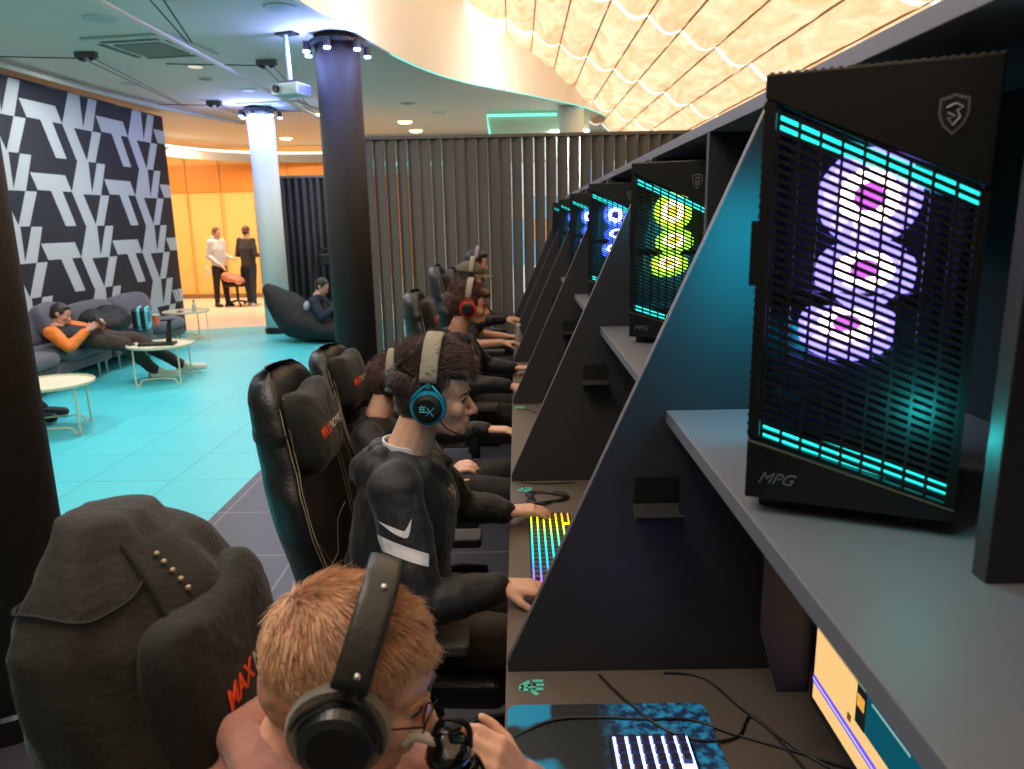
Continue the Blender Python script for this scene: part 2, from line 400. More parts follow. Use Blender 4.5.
# ================================================================== columns, slat screen, ceiling fittings
M_brown = mat('dark_brown_column_cloth', '#211813', .75, bump=.3, bscale=90, var=.15, vscale=14)
M_blk = mat('black_plastic', '#141416', .45)
M_blkm = mat('black_metal', '#17181b', .35, metal=.3)
M_steel = mat('brushed_steel', '#a9adb0', .35, metal=.8)
M_cream = mat('cream_metal', '#d9cfb0', .5)
M_spot = emat('blue_spot_glow', (.25, .35, 1), 14)
def column(x, y, m, label, r=.215, lit=True, z1=CZ):
    t = thing('column', label, 'column', (x, y, 0))
    bm = B(); lathe(bm, [(r, 0), (r, z1)], n=48); s = obj('shaft', bm, m, t, smooth=False)
    for p in s.data.polygons: p.use_smooth = len(p.vertices) == 4
    bm = B(); lathe(bm, [(r+.02, 0), (r+.02, .09), (r+.005, .1), (r, .1)], n=48); obj('foot_ring', bm, M_blkm, t)
    if lit:
        bm = B(); lathe(bm, [(r+.012, z1-.1), (r+.05, z1-.09), (r+.05, z1-.06), (r+.012, z1-.05)], n=40); obj('light_ring', bm, M_blk, t)
        for a in (-150, -95, -40, 30, 100, 170):
            d = V((math.cos(R(a)), math.sin(R(a)), 0)); p = d*(r+.09)+V((0, 0, z1-.13))
            bm = B(); cyl(bm, p+V((0, 0, .05)), p+V((0, 0, -.03)), .03, .035, 14); s = obj('spotlight', bm, M_blk, t)
            bm = B(); lathe(bm, [(.0, -.034), (.033, -.034), (.033, -.05), (.0, -.056)], c=p, n=14); obj('lens', bm, M_spot, s)
        for a in (-150, -95, -40):
            d = V((math.cos(R(a)), math.sin(R(a)), 0)); p = V((x, y, 0))+d*(r+.16)+V((0, 0, z1-.22))
            light('column_spot', 'POINT', p, 12, (.25, .35, 1), .03)
    return t
column(-1.843, 2.367, M_brown, 'dark brown cloth wrapped column in the left foreground, cut by the frame edge', lit=False)
column(-1.73, 7.75, M_brown, 'dark brown round column with blue spotlights behind the gaming chairs')
column(-3.90, 11.9, mat('white_column', '#d8dcd6', .6), 'white round column with blue spotlights beside the beanbag', r=.2)
column(.92, 12.7, mat('white_column', '#d8dcd6', .6), 'pale column far behind the slat screen under the canopy', r=.20, lit=False, z1=3.49)

# slat screen
M_slat = mat('grey_slat', '#625c52', .7, var=.08, vscale=3)
t = thing('slat_screen', 'tall screen of vertical grey brown slats standing behind the row of players', 'slat screen', (0, 8.7, 0))
bm = B(); b2(bm, -1.86, -1.76, -.06, .06, 0, 2.64); obj('end_post', bm, mat('screen_post', '#8f8a78', .6), t)
bm = B(); b2(bm, -1.76, 2.9, -.05, .05, 2.62, 2.655); obj('top_rail', bm, M_slat, t)
bm = B(); b2(bm, -1.76, 2.9, -.04, .04, 0, .03); obj('bottom_rail', bm, M_slat, t)
bm = B(); bx(bm, (0, 0, 1.325), (.135, .022, 2.59)); sl0 = obj('slat', bm, M_slat, t, bevel=.003)
for i in range(35):
    s = sl0 if i == 0 else sl0.copy()
    if i: col.objects.link(s); s.parent = t
    s.location = (-1.68+i*.130, 0, 0); s.rotation_euler = (0, 0, R(-38 if i > 12 else -26 + 6*math.sin(i*1.7)))
# things glimpsed through the screen: lit wall panels
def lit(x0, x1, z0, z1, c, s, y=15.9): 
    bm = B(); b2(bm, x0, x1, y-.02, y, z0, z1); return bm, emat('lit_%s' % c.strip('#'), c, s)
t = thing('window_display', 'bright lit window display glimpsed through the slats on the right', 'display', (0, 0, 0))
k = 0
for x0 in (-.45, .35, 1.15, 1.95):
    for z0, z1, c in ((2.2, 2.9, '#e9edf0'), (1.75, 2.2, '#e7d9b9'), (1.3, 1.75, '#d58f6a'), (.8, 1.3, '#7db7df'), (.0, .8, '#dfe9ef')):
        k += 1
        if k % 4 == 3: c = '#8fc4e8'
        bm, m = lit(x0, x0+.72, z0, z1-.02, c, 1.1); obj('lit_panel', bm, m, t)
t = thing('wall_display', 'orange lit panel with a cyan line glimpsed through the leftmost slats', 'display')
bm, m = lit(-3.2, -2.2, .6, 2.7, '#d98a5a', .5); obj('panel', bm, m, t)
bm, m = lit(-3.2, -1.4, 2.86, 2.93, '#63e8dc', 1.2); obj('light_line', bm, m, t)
# cyan framed light on the far wall, upper middle
bm = B(); tube(bm, [(-.41, 13.02, 3.0), (-.47, 13.02, 3.43), (.70, 13.02, 3.43)], .022, 6)
o = obj('light_strip', bm, emat('cyan_strip2', (.22, .95, .70), 1.3)); tag(o, 'cyan angled light line on the pale bulkhead above the slat screen', 'light strip')
bm = B(); b2(bm, -.46, 1.25, 13.06, 13.3, 2.7, 3.499); struct('wall_bulkhead', bm, mat('pale_green_wall', '#c3cdb2', .8))
# dark pleated curtain beside the white column
t = thing('pleated_curtain', 'dark grey pleated curtain hanging behind the white column and the beanbag', 'curtain', (0, 13.1, 0))
bm = B()
grid(bm, lambda u, v: (-4.12+u*1.6, .045*math.sin(u*2*PI*13)+.01*math.sin(u*57), .02+v*2.47), 260, 2)
o = obj('drape', bm, mat('charcoal_drape', '#35343a', .8), t, smooth=True); so = o.modifiers.new('s', 'SOLIDIFY'); so.thickness = .01
bm = B(); b2(bm, -4.16, -4.12, -.05, .05, 0, 2.52); b2(bm, -4.16, -2.5, -.04, .04, 2.49, 2.53); obj('curtain_frame', bm, mat('grey_frame', '#6b6a66', .5), t)

# ceiling fittings
def disc(name, x, y, r, m, label, cat, group=None, z=CZ, ring=True):
    t = thing(name, label, cat, (x, y, z), 0, group)
    bm = B(); lathe(bm, [(r*.86, -.012), (r, -.012), (r+.01, -.002), (r+.01, -.0005), (r*.86, -.0005)], n=28); obj('trim_ring', bm, M_cring, t)
    dp = .045 if m is M_dl else .010
    bm = B(); lathe(bm, [(0, -.001), (r*.86, -.001), (r*.86, -.009), (r*.6, -.009-dp*.7), (0, -.009-dp)], n=28); obj('disc', bm, m, t)
    return t
M_cring = mat('ceiling_ring', '#b9c2ba', .6)
M_sp = mat('speaker_cloth', '#b8bfb6', .8); M_dk = mat('dark_fitting', '#77736a', .7)
M_dl = emat('downlight_glow', (1, .62, .28), 6)
k = 1.059
for x, y, r, m, lab, cat, g in ((-3.411, 6.573, .13, M_sp, 'large pale round ceiling speaker left of the long rail', 'ceiling speaker', None),
        (-1.858, 6.374, .13, M_sp, 'pale round ceiling speaker nearest the curved ceiling edge', 'ceiling speaker', None),
        (-3.448, 8.499, .11, emat('soft_glow', (.85, .72, .55), .9), 'warm glowing round ceiling light beside the air conditioner grille', 'ceiling light', None),
        (-3.62, 9.2, .09, M_dk, 'grey round fitting right of the warm ceiling light', 'ceiling fitting', None),
        (-3.398, 10.0, .11, emat('soft_blue', (.5, .6, 1), 1.0), 'bluish round ceiling light near the projector', 'ceiling light', None),
        (-1.877, 13.23, .16, M_dl, 'orange ceiling downlight just above the slat screen, upper of the two', 'downlight', None),
        (-1.861, 14.5, .16, M_dl, 'orange ceiling downlight just above the slat screen, lower of the two', 'downlight', None),
        (-4.55, 15.3, .16, M_dl, 'orange ceiling downlight right of the white column top', 'downlight', None),
        (-3.1, 12.2, .13, M_dl, 'orange ceiling downlight touching the dark column edge', 'downlight', None),
        (-1.55, 11.3, .12, M_dk, 'grey round fitting right of the dark column', 'ceiling fitting', None),
        (-1.2, 12.3, .12, M_sp, 'pale round ceiling fitting above the slat screen', 'ceiling fitting', None),
        (-4.6, 9.4, .12, M_sp, 'pale round ceiling speaker near the mural top', 'ceiling speaker', None)):
    disc('ceiling_fitting' if 'fitting' in lab else cat.replace(' ', '_'), x*k, y*k, r, m, lab, cat, g)
M_acw = mat('ac_white', '#c6cabd', .6)
def cassette(x, y, lab):
    t = thing('air_conditioner', lab, 'air conditioner', (x, y, CZ), R(-8))
    bm = B(); b2(bm, -.46, .46, -.46, .46, -.03, -.001); obj('panel', bm, M_acw, t, bevel=.01)
    bm = B()
    for i in range(16): b2(bm, -.25, .25, -.25+i*.033, -.232+i*.033, -.045, -.03)
    obj('grille', bm, mat('ac_grille', '#8d9286', .7), t)
    for a in range(4):
        f = B(); b2(f, -.3, .3, .33, .39, -.036, -.03); bmesh.ops.rotate(f, verts=f.verts, matrix=Matrix.Rotation(a*PI/2, 3, 'Z')); obj('air_outlet', f, mat('ac_slot', '#5f625c', .7), t)
cassette(-3.66, 8.0, 'square air conditioner cassette in the ceiling above the lounge, nearer one')
cassette(-3.63, 12.0, 'square air conditioner cassette lit blue by the white column, farther one')
# long straight rail with its brackets and wires
bm = B(); cyl(bm, (-2.70, 3.2, 3.16), (-2.74, 11.0, 3.16), .022, n=10)
o = obj('ceiling_rail', bm, mat('rail_pale', '#c9c9c4', .35, metal=.4)); tag(o, 'long straight pale tube hanging under the ceiling toward the projector', 'rail')
def hanger(x, y, tx, ty, tz, lab):
    t = thing('wire_hanger', lab, 'wire hanger', (x, y, CZ))
    bm = B(); b2(bm, -.11, .11, -.03, .03, -.06, -.001); obj('bracket', bm, mat('bracket_brown', '#5a5048', .5), t)
    bm = B(); cyl(bm, (-.08, 0, -.05), (-.02, 0, -.075), .03, .03, 10); cyl(bm, (.08, 0, -.05), (.03, 0, -.07), .025, n=10); obj('pulley', bm, M_blkm, t)
    for dx in (-.05, .06):
        bm = B(); cyl(bm, (dx, 0, -.06), (tx-x+dx*.3, ty-y, tz-CZ), .006, n=6); obj('wire', bm, M_blkm, t)
    bm = B(); cyl(bm, (-.08, 0, -.06), (-1.1, -.05, -.03), .006, n=6); obj('wire', bm, M_blkm, t)
hanger(-4.45, 8.2, -4.75, 11.2, 3.4, 'brown wire bracket on the ceiling nearest the mural')
hanger(-2.75, 8.75, -2.75, 10.6, 3.2, 'brown wire bracket on the ceiling left of the projector')
hanger(-4.40, 11.4, -4.2, 13.0, 3.4, 'brown wire bracket on the ceiling left of the white column')
hanger(-2.75, 6.1, -2.7, 6.6, 3.2, 'brown wire bracket at the top edge of the picture')
# projector
t = thing('projector', 'white projector hanging from the ceiling on a pole beside the dark column', 'projector', (-2.17, 7.6, 2.98), R(-20))
bm = B(); b2(bm, -.15, .15, -.12, .12, -.055, .055); obj('housing', bm, mat('projector_white', '#cfe0e0', .4), t, bevel=.015)
bm = B(); cyl(bm, (0, 0, .055), (-.02, 0, .50), .022, n=12); obj('pole', bm, mat('projector_white', '', .4), t)
bm = B(); b2(bm, -.1, .1, -.06, .06, .50, .519); obj('mount_plate', bm, M_blk, t)
bm = B(); b2(bm, -.12, .06, -.05, .05, .056, .085); obj('bracket', bm, M_blk, t)
bm = B(); cyl(bm, (-.08, -.12, 0), (-.08, -.15, 0), .035, n=18); obj('lens', bm, M_blkm, t)
bm = B()
for i in range(7): b2(bm, .152, .154, -.09, .09, -.035+i*.011, -.030+i*.011)
obj('vent', bm, mat('vent_blue', '#8fa6ff', .4), t)

# ================================================================== the gaming desks
M_desk = mat('charcoal_board', '#2e2f33', .55, bump=.08, bscale=300, var=.05, vscale=30)
M_edge = mat('board_edge', '#5d585c', .5)
M_top = mat('worktop_board', '#5f544b', .55, bump=.08, bscale=300)
PITCH = 1.2; D0Y = .234
def gbox(name, lab, cat, x0, x1, y0, y1, z0, z1, m, g=None, bev=.0015):
    bm = B(); b2(bm, x0, x1, y0, y1, z0, z1); o = obj(name, bm, m, bevel=bev); return tag(o, lab, cat, g)
gbox('desk_worktop', 'long brown grey desk worktop running the whole length of the row', 'desk', -.04, .86, -.9, 7.45, .712, .74, M_top)
gbox('back_panel', 'dark upright back panel behind the shelves of the desk row', 'panel', .86, .885, -.9, 7.45, 0, 1.905, M_desk)
gbox('top_board', 'grey top board capping the desk row above the towers', 'board', .478, .90, -.9, 7.45, 1.905, 1.932, mat('cap_board', '#77757c', .55))
ordn = ['nearest', 'second', 'third', 'fourth', 'fifth', 'sixth', 'seventh']
def divider(y, lab):
    t = thing('desk_divider', lab, 'divider', (0, y, 0), 0, 'sloped dividers between the desks')
    bm = B(); pl = [(-.036, .7405), (-.036, .76), (.4685, 1.903), (.858, 1.903), (.858, .7405)]
    prism(bm, pl, 'y', 0, .022); o = obj('board', bm, M_desk, t, bevel=.001)
    bm = B(); tube(bm, [(-.0365, .011, .762), (.4675, .011, 1.9025)], .1, 8, flat=((0, 1, 0), .0225, .003)); obj('front_edge', bm, M_edge, t, label='lighter sloping front edge')
    # headset hook: plate and curved tray on the near face
    bm = B(); b2(bm, .232, .318, -.006, 0, 1.115, 1.185)
    grid(bm, lambda u, v: (.228+.094*u, -.006-.062*v, 1.128+.0-.022*math.sin(PI*v*.9)+.03*max(0, v-.75)), 3, 12)
    hk = obj('headset_hook', bm, mat('hook_black', '#08080a', .7), t); so = hk.modifiers.new('s', 'SOLIDIFY'); so.thickness = .006
    return t
names = ['divider board nearest the camera beyond the right edge', 'sloped desk divider left of the biggest glowing tower', 'sloped desk divider in front of the blue tower, behind the yellow green one', 'sloped desk divider just beyond the large blue tower',
         'fourth sloped divider of the row, beyond the small blue tower', 'fifth sloped divider of the row, far along the desks', 'farthest sloped divider of the desk row']
names = ['sloped divider board right beside the camera, outside the picture', 'largest sloped desk divider, between ginger player and player with cyan headset', 'second largest sloped desk divider, below the yellow green tower', 'sloped desk divider below the large blue violet tower',
         'sloped desk divider reaching the second smallest tower', 'sloped desk divider beside the smallest farthest tower', 'farthest and smallest sloped divider of the desk row']
for i in range(7):
    y = D0Y + PITCH*i if i < 2 else 1.434 + (i-1)*1.205
    divider(y, names[i])
shn = ['shelf carrying the biggest tower with the purple fans', 'shelf carrying the tower with yellow green fans', 'shelf carrying the large blue tower below the slats', 'shelf carrying the second smallest tower', 'shelf carrying the smallest tower in the distance', 'farthest tower shelf of the desk row']
pnn = ['upright shelf panel at the right edge, lit cyan on its edge', 'upright shelf panel right of the yellow green tower', 'upright shelf panel right of the large blue tower', 'upright shelf panel beside the second smallest tower', 'upright shelf panel beside the smallest tower', 'farthest upright shelf panel of the row']
M_shelf = mat('shelf_board', '#66676f', .5, bump=.08, bscale=300)
for i in range(6):
    y0 = (D0Y if i == 0 else 1.434+(i-1)*1.205) + .023; y1 = 1.434 + i*1.205 - .001
    gbox('tower_shelf', shn[i], 'shelf', .293, .859, y0, y1, 1.298, 1.324, M_shelf, 'shelves for the computer towers')
    gbox('upright_panel', pnn[i], 'panel', .478, .859, .703+1.205*i, .727+1.205*i, 1.3245, 1.9045, M_desk, 'upright panels on the shelves')
# first shelf continues nearer the camera
gbox('tower_shelf', 'near end of the shelf under the camera on the right side', 'shelf', .293, .859, -.9, D0Y-.001, 1.298, 1.324, M_shelf)

# ---- computer tower
M_case = mat('tower_black', '#0a0a0c', .5); M_caseg = mat('tower_black_satin', '#060608', .42)
M_cy = emat('tower_cyan_led', (.02, .78, .74), 1.6)
M_badge = mat('badge_silver', '#8d8a94', .3, metal=.8)
def tower(name_label, x, y, rz, cols, detail=True):
    """front face looks along local -y, width .235, height .54, depth .42; origin bottom front-left"""
    W_, H_, D_ = .235, .535, .30
    t = thing('computer_tower', name_label, 'computer tower', (x, y, 1.3245), rz, 'computer towers on the shelves')
    bm = B()
    # shell: sides, top, bottom, back
    b2(bm, 0, .006, .004, D_, .02, H_); b2(bm, W_-.006, W_, .004, D_, .02, H_); b2(bm, .006, W_-.006, .004, D_, H_-.006, H_); b2(bm, .006, W_-.006, .004, D_, .02, .03); b2(bm, .006, W_-.006, D_-.006, D_, .03, H_-.006)
    obj('case_body', bm, M_case, t, bevel=.0015)
    for fx, fy in ((.03, .04), (.2, .04), (.03, .26), (.2, .26)):
        f = B(); b2(f, fx-.015, fx+.015, fy-.02, fy+.02, 0, .0205); obj('foot', f, M_blk, t)
    ta = lambda u: .505 - .108*u       # upper diagonal
    ba = lambda u: .100 - .062*u       # lower diagonal
    # front panels
    bm = B(); prism(bm, [(0, .02), (W_, .02), (W_, ba(1)-.004), (0, ba(0)-.004)], 'y', -.012, .004); obj('lower_front_panel', bm, M_caseg, t, bevel=.002)
    bm = B(); prism(bm, [(0, ta(0)+.004), (W_, ta(1)+.004), (W_, H_), (0, H_)], 'y', -.012, .004); obj('upper_front_panel', bm, M_caseg, t, bevel=.002)
    bm = B(); tube(bm, [(0, -.0125, ba(0)-.003), (.012, -.0128, ba(.05)-.003), (W_, -.0128, ba(1)-.003)], .0013, 6); obj('trim_line', bm, mat('trim_bronze', '#8a7768', .3, metal=.7), t)
    # slatted mesh
    bm = B(); n = 38
    for i in range(n+1):
        v = i/n; zl = ba(0)+(ta(0)-ba(0))*v; zr = ba(1)+(ta(1)-ba(1))*v
        h = .0026
        c = [bm.verts.new(p) for p in ((.014, -.008, zl-h), (W_-.006, -.008, zr-h), (W_-.006, -.008, zr+h), (.014, -.008, zl+h), (.014, -.002, zl-h), (W_-.006, -.002, zr-h), (W_-.006, -.002, zr+h), (.014, -.002, zl+h))]
        for q in ((0, 1, 2, 3), (4, 5, 6, 7), (0, 1, 5, 4), (3, 2, 6, 7), (0, 3, 7, 4), (1, 2, 6, 5)): bm.faces.new([c[j] for j in q])
    for i in range(10):
        u = i/9; X = .016 + (W_-.024)*u; b2(bm, X-.0017, X+.0017, -.009, -.002, ba(X/W_), ta(X/W_))
    b2(bm, 0, .013, -.010, .002, ba(0), ta(0)); b2(bm, W_-.006, W_, -.010, .002, ba(1), ta(1))
    obj('slatted_grille', bm, M_caseg, t)
    bm = B()
    for i in range(36): b2(bm, -.0012, .006, -.011, .002, ba(0)+.005+i*.0112, ba(0)+.010+i*.0112)
    obj('side_ribs', bm, M_caseg, t)
    # LED bars along both diagonals
    for f0, dz in ((ta, -.013), (ba, .013)):
        bm = B(); c = [(.014, f0(.06)+dz), (W_-.007, f0(.97)+dz)]
        prism(bm, [(c[0][0], c[0][1]-.0095), (c[1][0], c[1][1]-.0095), (c[1][0], c[1][1]+.0095), (c[0][0], c[0][1]+.0095)], 'y', .004, .007); obj('led_bar', bm, M_cy, t)
    # fans
    a, b, c_, hub = cols
    for idx, (cx, cz, tilt, cy) in enumerate(((.118, .395, 0, .030), (.120, .306, 52, .05), (.105, .238, 60, .05))):
        M = Matrix.Translation((cx, cy, cz)) @ Matrix.Rotation(R(90-tilt), 4, 'X')
        ft = obj('fan', lathe(B(), [(.052, -.008), (.056, -.008), (.056, .008), (.052, .008), (.052, -.008)], n=40, M=M), b, t, label='glowing fan')
        bm = B(); lathe(bm, [(.017, .0035), (.033, .0035), (.033, .006), (.017, .006)], n=32, M=M); obj('glow_ring', bm, a, ft)
        bm = B(); lathe(bm, [(.0, .002), (.018, .002), (.016, .008), (0, .009)], n=24, M=M); obj('hub', bm, hub, ft)
        bm = B(); lathe(bm, [(.0, -.004), (.051, -.004), (.051, -.002), (0, -.002)], n=36, M=M); obj('glow_disc', bm, b, ft)  # emissive disc added behind the blades to imitate their diffused glow
        bm = B()
        for k_ in range(9):
            an = 2*PI*k_/9
            vs = []
            for rr, da in ((.022, 0), (.050, .18), (.051, .62), (.022, .5)):
                vs.append(bm.verts.new(M @ V((rr*math.cos(an+da), rr*math.sin(an+da), .0 if rr > .03 else .003))))
            bm.faces.new(vs)
        bl = obj('blades', bm, c_ if idx != 1 else b, ft); so = bl.modifiers.new('s', 'SOLIDIFY'); so.thickness = .0015
    bm = B(); b2(bm, .02, .185, .012, .05, .268, .284); obj('graphics_card', bm, M_case, t)
    # inner dark floor and mainboard
    bm = B(); b2(bm, .007, W_-.007, .06, .29, .095, .10); b2(bm, W_-.016, W_-.01, .05, .29, .1, .5); obj('inner_frame', bm, mat('inner_dark', '#0a0a0d', .7), t)
    # shield badge with curling emblem
    bm = B(); sx, sz = .192, .478
    sh = [(-.014, .016), (-.007, .0175), (0, .0205), (.007, .0175), (.014, .016), (.0145, 0), (.010, -.012), (0, -.022), (-.010, -.012), (-.0145, 0)]
    prism(bm, [(sx+p[0], sz+p[1]) for p in sh], 'y', -.0145, -.012); bd = obj('shield_badge', bm, M_badge, t)
    bm = B(); prism(bm, [(sx+p[0]*.84, sz+p[1]*.84) for p in sh], 'y', -.0152, -.0146); obj('badge_face', bm, M_case, bd)
    bm = B(); tube(bm, [(sx-.007, -.0158, sz+.006), (sx+.001, -.0158, sz+.010), (sx+.008, -.0158, sz+.006), (sx+.003, -.0158, sz+.003), (sx+.006, -.0158, sz-.004), (sx, -.0158, sz-.012), (sx-.005, -.0158, sz-.005), (sx+.001, -.0158, sz-.003), (sx-.006, -.0158, sz+.001)], .0012, 5); obj('emblem', bm, mat('emblem_pale', '#a89aa8', .4), bd)
    # slanted letter mark at the lower left
    text('tower_lettering', 'MPG', .021, mat('letter_grey', '#5f6870', .4), t, basis((.036, -.0125, .048), (1, 0, 0), (.0, 0, 1)) , shear=.45, spacing=1.0)
    # perforated top lip
    bm = B()
    for i in range(26): b2(bm, .004+i*.009, .0085+i*.009, -.012, .0, H_, H_+.0014)
    obj('top_perforation', bm, mat('lip_warm', '#6d5f55', .5), t)
    b_ = B(); b2(b_, -.012, -.001, .02, .035, .29, .37); obj('side_handle', b_, M_case, t)
    return t
P_w = (emat('fan_white_hot', (1, .80, 1), 9), emat('fan_violet', (.20, .16, 1), 3.2), emat('fan_lilac', (.36, .26, 1), 3.4), emat('fan_pink', (.55, .10, .75), 1.5))
P_y = (emat('fan_yellow_hot', (1, 1, .45), 6), emat('fan_lime', (.30, .8, .05), 2.4), emat('fan_yellow', (.75, .85, .02), 3), emat('fan_gold', (1, .75, .05), 2))
P_b = (emat('fan_ice_hot', (.6, .8, 1), 8), emat('fan_blue', (.03, .10, 1), 3), emat('fan_azure', (.12, .25, 1), 3.4), emat('fan_indigo', (.05, .03, .7), 1))
tower('biggest black computer tower in front, purple and white glowing fans behind slats', .295, .918, R(-24), P_w)
tower('black computer tower with yellow green glowing fans', .345, 2.27, R(-22), P_y)
tower('black computer tower with blue violet fans, third from the front', .335, 3.50, R(-18), P_b)
tower('black computer tower with blue fans, second smallest before the slats', .335, 4.72, R(-18), P_b)
tower('smallest tower with cyan and blue glow beyond the other towers', .335, 5.93, R(-18), P_b)
tower('farthest tower mostly hidden behind the smallest visible one', .335, 7.02, R(-18), P_b)
# cyan case lights that shine on the dividers and shelves
for i, (x, y) in enumerate(((.50, 1.30), (.52, 2.60), (.50, 3.78), (.50, 5.0), (.5, 6.2))):
    light('case_side_glow', 'AREA', (.47, 1.434+i*1.205-.20, 1.62), 2.0, (.0, .48, .70), .10, (.42, 1.434+i*1.205, 1.5), .3)
light('case_side_glow', 'POINT', (.44, .765, 1.46), .30, (.02, .75, .75), .004)
# standby light and cable behind the biggest tower
t = thing('power_brick_light', 'small blue standby light glowing beside the biggest tower', 'power light', (.66, .90, 1.345))
bm = B(); b2(bm, -.02, .02, -.01, .01, -.02, .02); obj('socket', bm, M_blk, t)
bm = B(); ell(bm, (0, -.011, .012), (.004,)*3); obj('glow', bm, emat('blue_dot', (.15, .5, 1), 25), t)
bm = B(); tube(bm, smoothpath([(.56, .84, 1.52), (.60, .82, 1.49), (.66, .80, 1.475), (.72, .76, 1.48)]), .004, 8); o = obj('cable', bm, mat('cable_grey', '#55606a', .5)); tag(o, 'grey cable curving behind the biggest tower', 'cable')

# ---- desk things
cymark = mat('desk_mark_cyan', '#5fd0b8', .5)
def deskmark(x, y, lab):
    bm = B()
    def st(pts, w=.0045):
        for a, b in zip(pts, pts[1:]):
            a, b = V(a), V(b); d = (b-a).normalized()*w*.5; n = V((-d.y, d.x)).normalized()*w
            vs = [a-n-d, b-n+d, b+n+d, a+n-d]; bm.faces.new([bm.verts.new((x+q.x, y+q.y, .7412)) for q in vs])
    st([(-.006, .022), (-.022, .008), (-.022, -.006), (-.004, -.006), (-.004, .010), (-.020, .004)])
    st([(.004, .024), (.022, .024)]); st([(.004, .012), (.004, -.004), (.022, -.004)]); st([(.004, .010), (.024, .010)]); st([(.002, -.012), (.010, -.022)])
    o = obj('desk_marking', bm, cymark); tag(o, lab, 'desk marking', 'cyan emblem markings on the worktop')
for x, y, l in ((.015, 1.375, 'cyan emblem on the worktop beside the blue mousepad'), (.013, 2.54, 'cyan emblem on the worktop beside the coiled cable'), (.0, 3.76, 'cyan emblem on the worktop next to the third divider')): deskmark(x, y, l)

def keyboard(lab, x0, x1, y0, y1, z, glow, keym, nrow=6, ncol=17, legend=None):
    t = thing('keyboard', lab, 'keyboard', (x0, y0, z)); W_, L_ = x1-x0, y1-y0
    bm = B(); b2(bm, 0, W_, 0, L_, 0, .016); obj('base', bm, M_blk, t, bevel=.003)
    bm = B(); b2(bm, .006, W_-.006, .006, L_-.006, .0162, .0175); obj('backlight', bm, glow, t, label='rainbow glowing backplate' if legend is None else 'white and blue glowing backplate')
    dx = (W_-.016)/nrow; dy = (L_-.016)/ncol
    bm = B(); c = bmesh.ops.create_cube(bm, size=1)
    for v in c['verts']:
        top = v.co.z > 0; s = .78 if top else .95
        v.co = V((v.co.x*dx*.80*s, v.co.y*dy*.80*s, .005 + v.co.z*.009))
    k0 = obj('key', bm, keym, t); 
    n = 0
    for r in range(nrow):
        for q in range(ncol):
            if n >= 100: break
            if (r, q) in ((nrow-1, 2), (nrow-1, 3), (nrow-1, 13)) : continue
            k = k0 if n == 0 else k0.copy()
            if n: col.objects.link(k); k.parent = t
            k.location = (.008+dx*(r+.5), .008+dy*(q+.5), .0185); n += 1
    return t
rb = bpy.data.materials.new('rainbow_glow'); rb.use_nodes = True; nt = rb.node_tree; nt.nodes.clear()
o_ = nt.nodes.new('ShaderNodeOutputMaterial'); e_ = nt.nodes.new('ShaderNodeEmission'); tc = nt.nodes.new('ShaderNodeTexCoord'); sp = nt.nodes.new('ShaderNodeSeparateXYZ'); rp = nt.nodes.new('ShaderNodeValToRGB'); mt = nt.nodes.new('ShaderNodeMath'); m2 = nt.nodes.new('ShaderNodeMath')
nt.links.new(tc.outputs['Object'], sp.inputs[0]); mt.operation = 'MULTIPLY_ADD'; mt.inputs[1].default_value = 1.75; mt.inputs[2].default_value = 0
m2.operation = 'MULTIPLY_ADD'; m2.inputs[1].default_value = .7
nt.links.new(sp.outputs[1], mt.inputs[0]); nt.links.new(sp.outputs[0], m2.inputs[0]); nt.links.new(mt.outputs[0], m2.inputs[2]); nt.links.new(m2.outputs[0], rp.inputs[0])
cr = rp.color_ramp; cr.elements[0].position = .0; cr.elements[0].color = (.45, .03, .9, 1); cr.elements[1].position = 1; cr.elements[1].color = (1, .02, .3, 1)
for p, c in ((.18, (.02, .25, 1)), (.38, (.0, .75, .9)), (.58, (.1, .9, .25)), (.76, (.85, .85, 0)), (.9, (1, .35, 0))):
    e = cr.elements.new(p); e.color = (*c, 1)
nt.links.new(rp.outputs[0], e_.inputs[0]); e_.inputs[1].default_value = 2.2; nt.links.new(e_.outputs[0], o_.inputs[0])
keyboard('black keyboard glowing in rainbow colours under the hand of the player with cyan headset', .022, .158, 1.80, 2.285, .7405, rb, mat('key_olive', '#4b4638', .5))
keyboard('black keyboard with white blue backlight on the blue mousepad', .155, .305, .76, 1.20, .7455, emat('kb_white', (.25, .35, 1), 5), mat('key_dark', '#2b2535', .5), legend=1)
# mousepad with blue picture
pm = bpy.data.materials.new('blue_mousepad_print'); pm.use_nodes = True; nt = pm.node_tree; b = nt.nodes['Principled BSDF']; b.inputs['Roughness'].default_value = .7
tc = nt.nodes.new('ShaderNodeTexCoord'); vo = nt.nodes.new('ShaderNodeTexNoise'); vo.inputs['Scale'].default_value = 55; vo.inputs['Detail'].default_value = 3
rp = nt.nodes.new('ShaderNodeValToRGB'); rp.color_ramp.elements[0].position = .42; rp.color_ramp.elements[0].color = (.004, .03, .12, 1); rp.color_ramp.elements[1].position = .62; rp.color_ramp.elements[1].color = (.02, .35, .75, 1)
n2 = nt.nodes.new('ShaderNodeTexNoise'); n2.inputs['Scale'].default_value = 6; rp2 = nt.nodes.new('ShaderNodeValToRGB'); rp2.color_ramp.elements[0].position = .46; rp2.color_ramp.elements[0].color = (.008, .012, .014, 1); rp2.color_ramp.elements[1].position = .50; rp2.color_ramp.elements[1].color = (.0, .26, .48, 1)
sp = nt.nodes.new('ShaderNodeSeparateXYZ'); mr = nt.nodes.new('ShaderNodeMapRange'); mr.inputs[1].default_value = .14; mr.inputs[2].default_value = .2; mx = nt.nodes.new('ShaderNodeMixRGB')
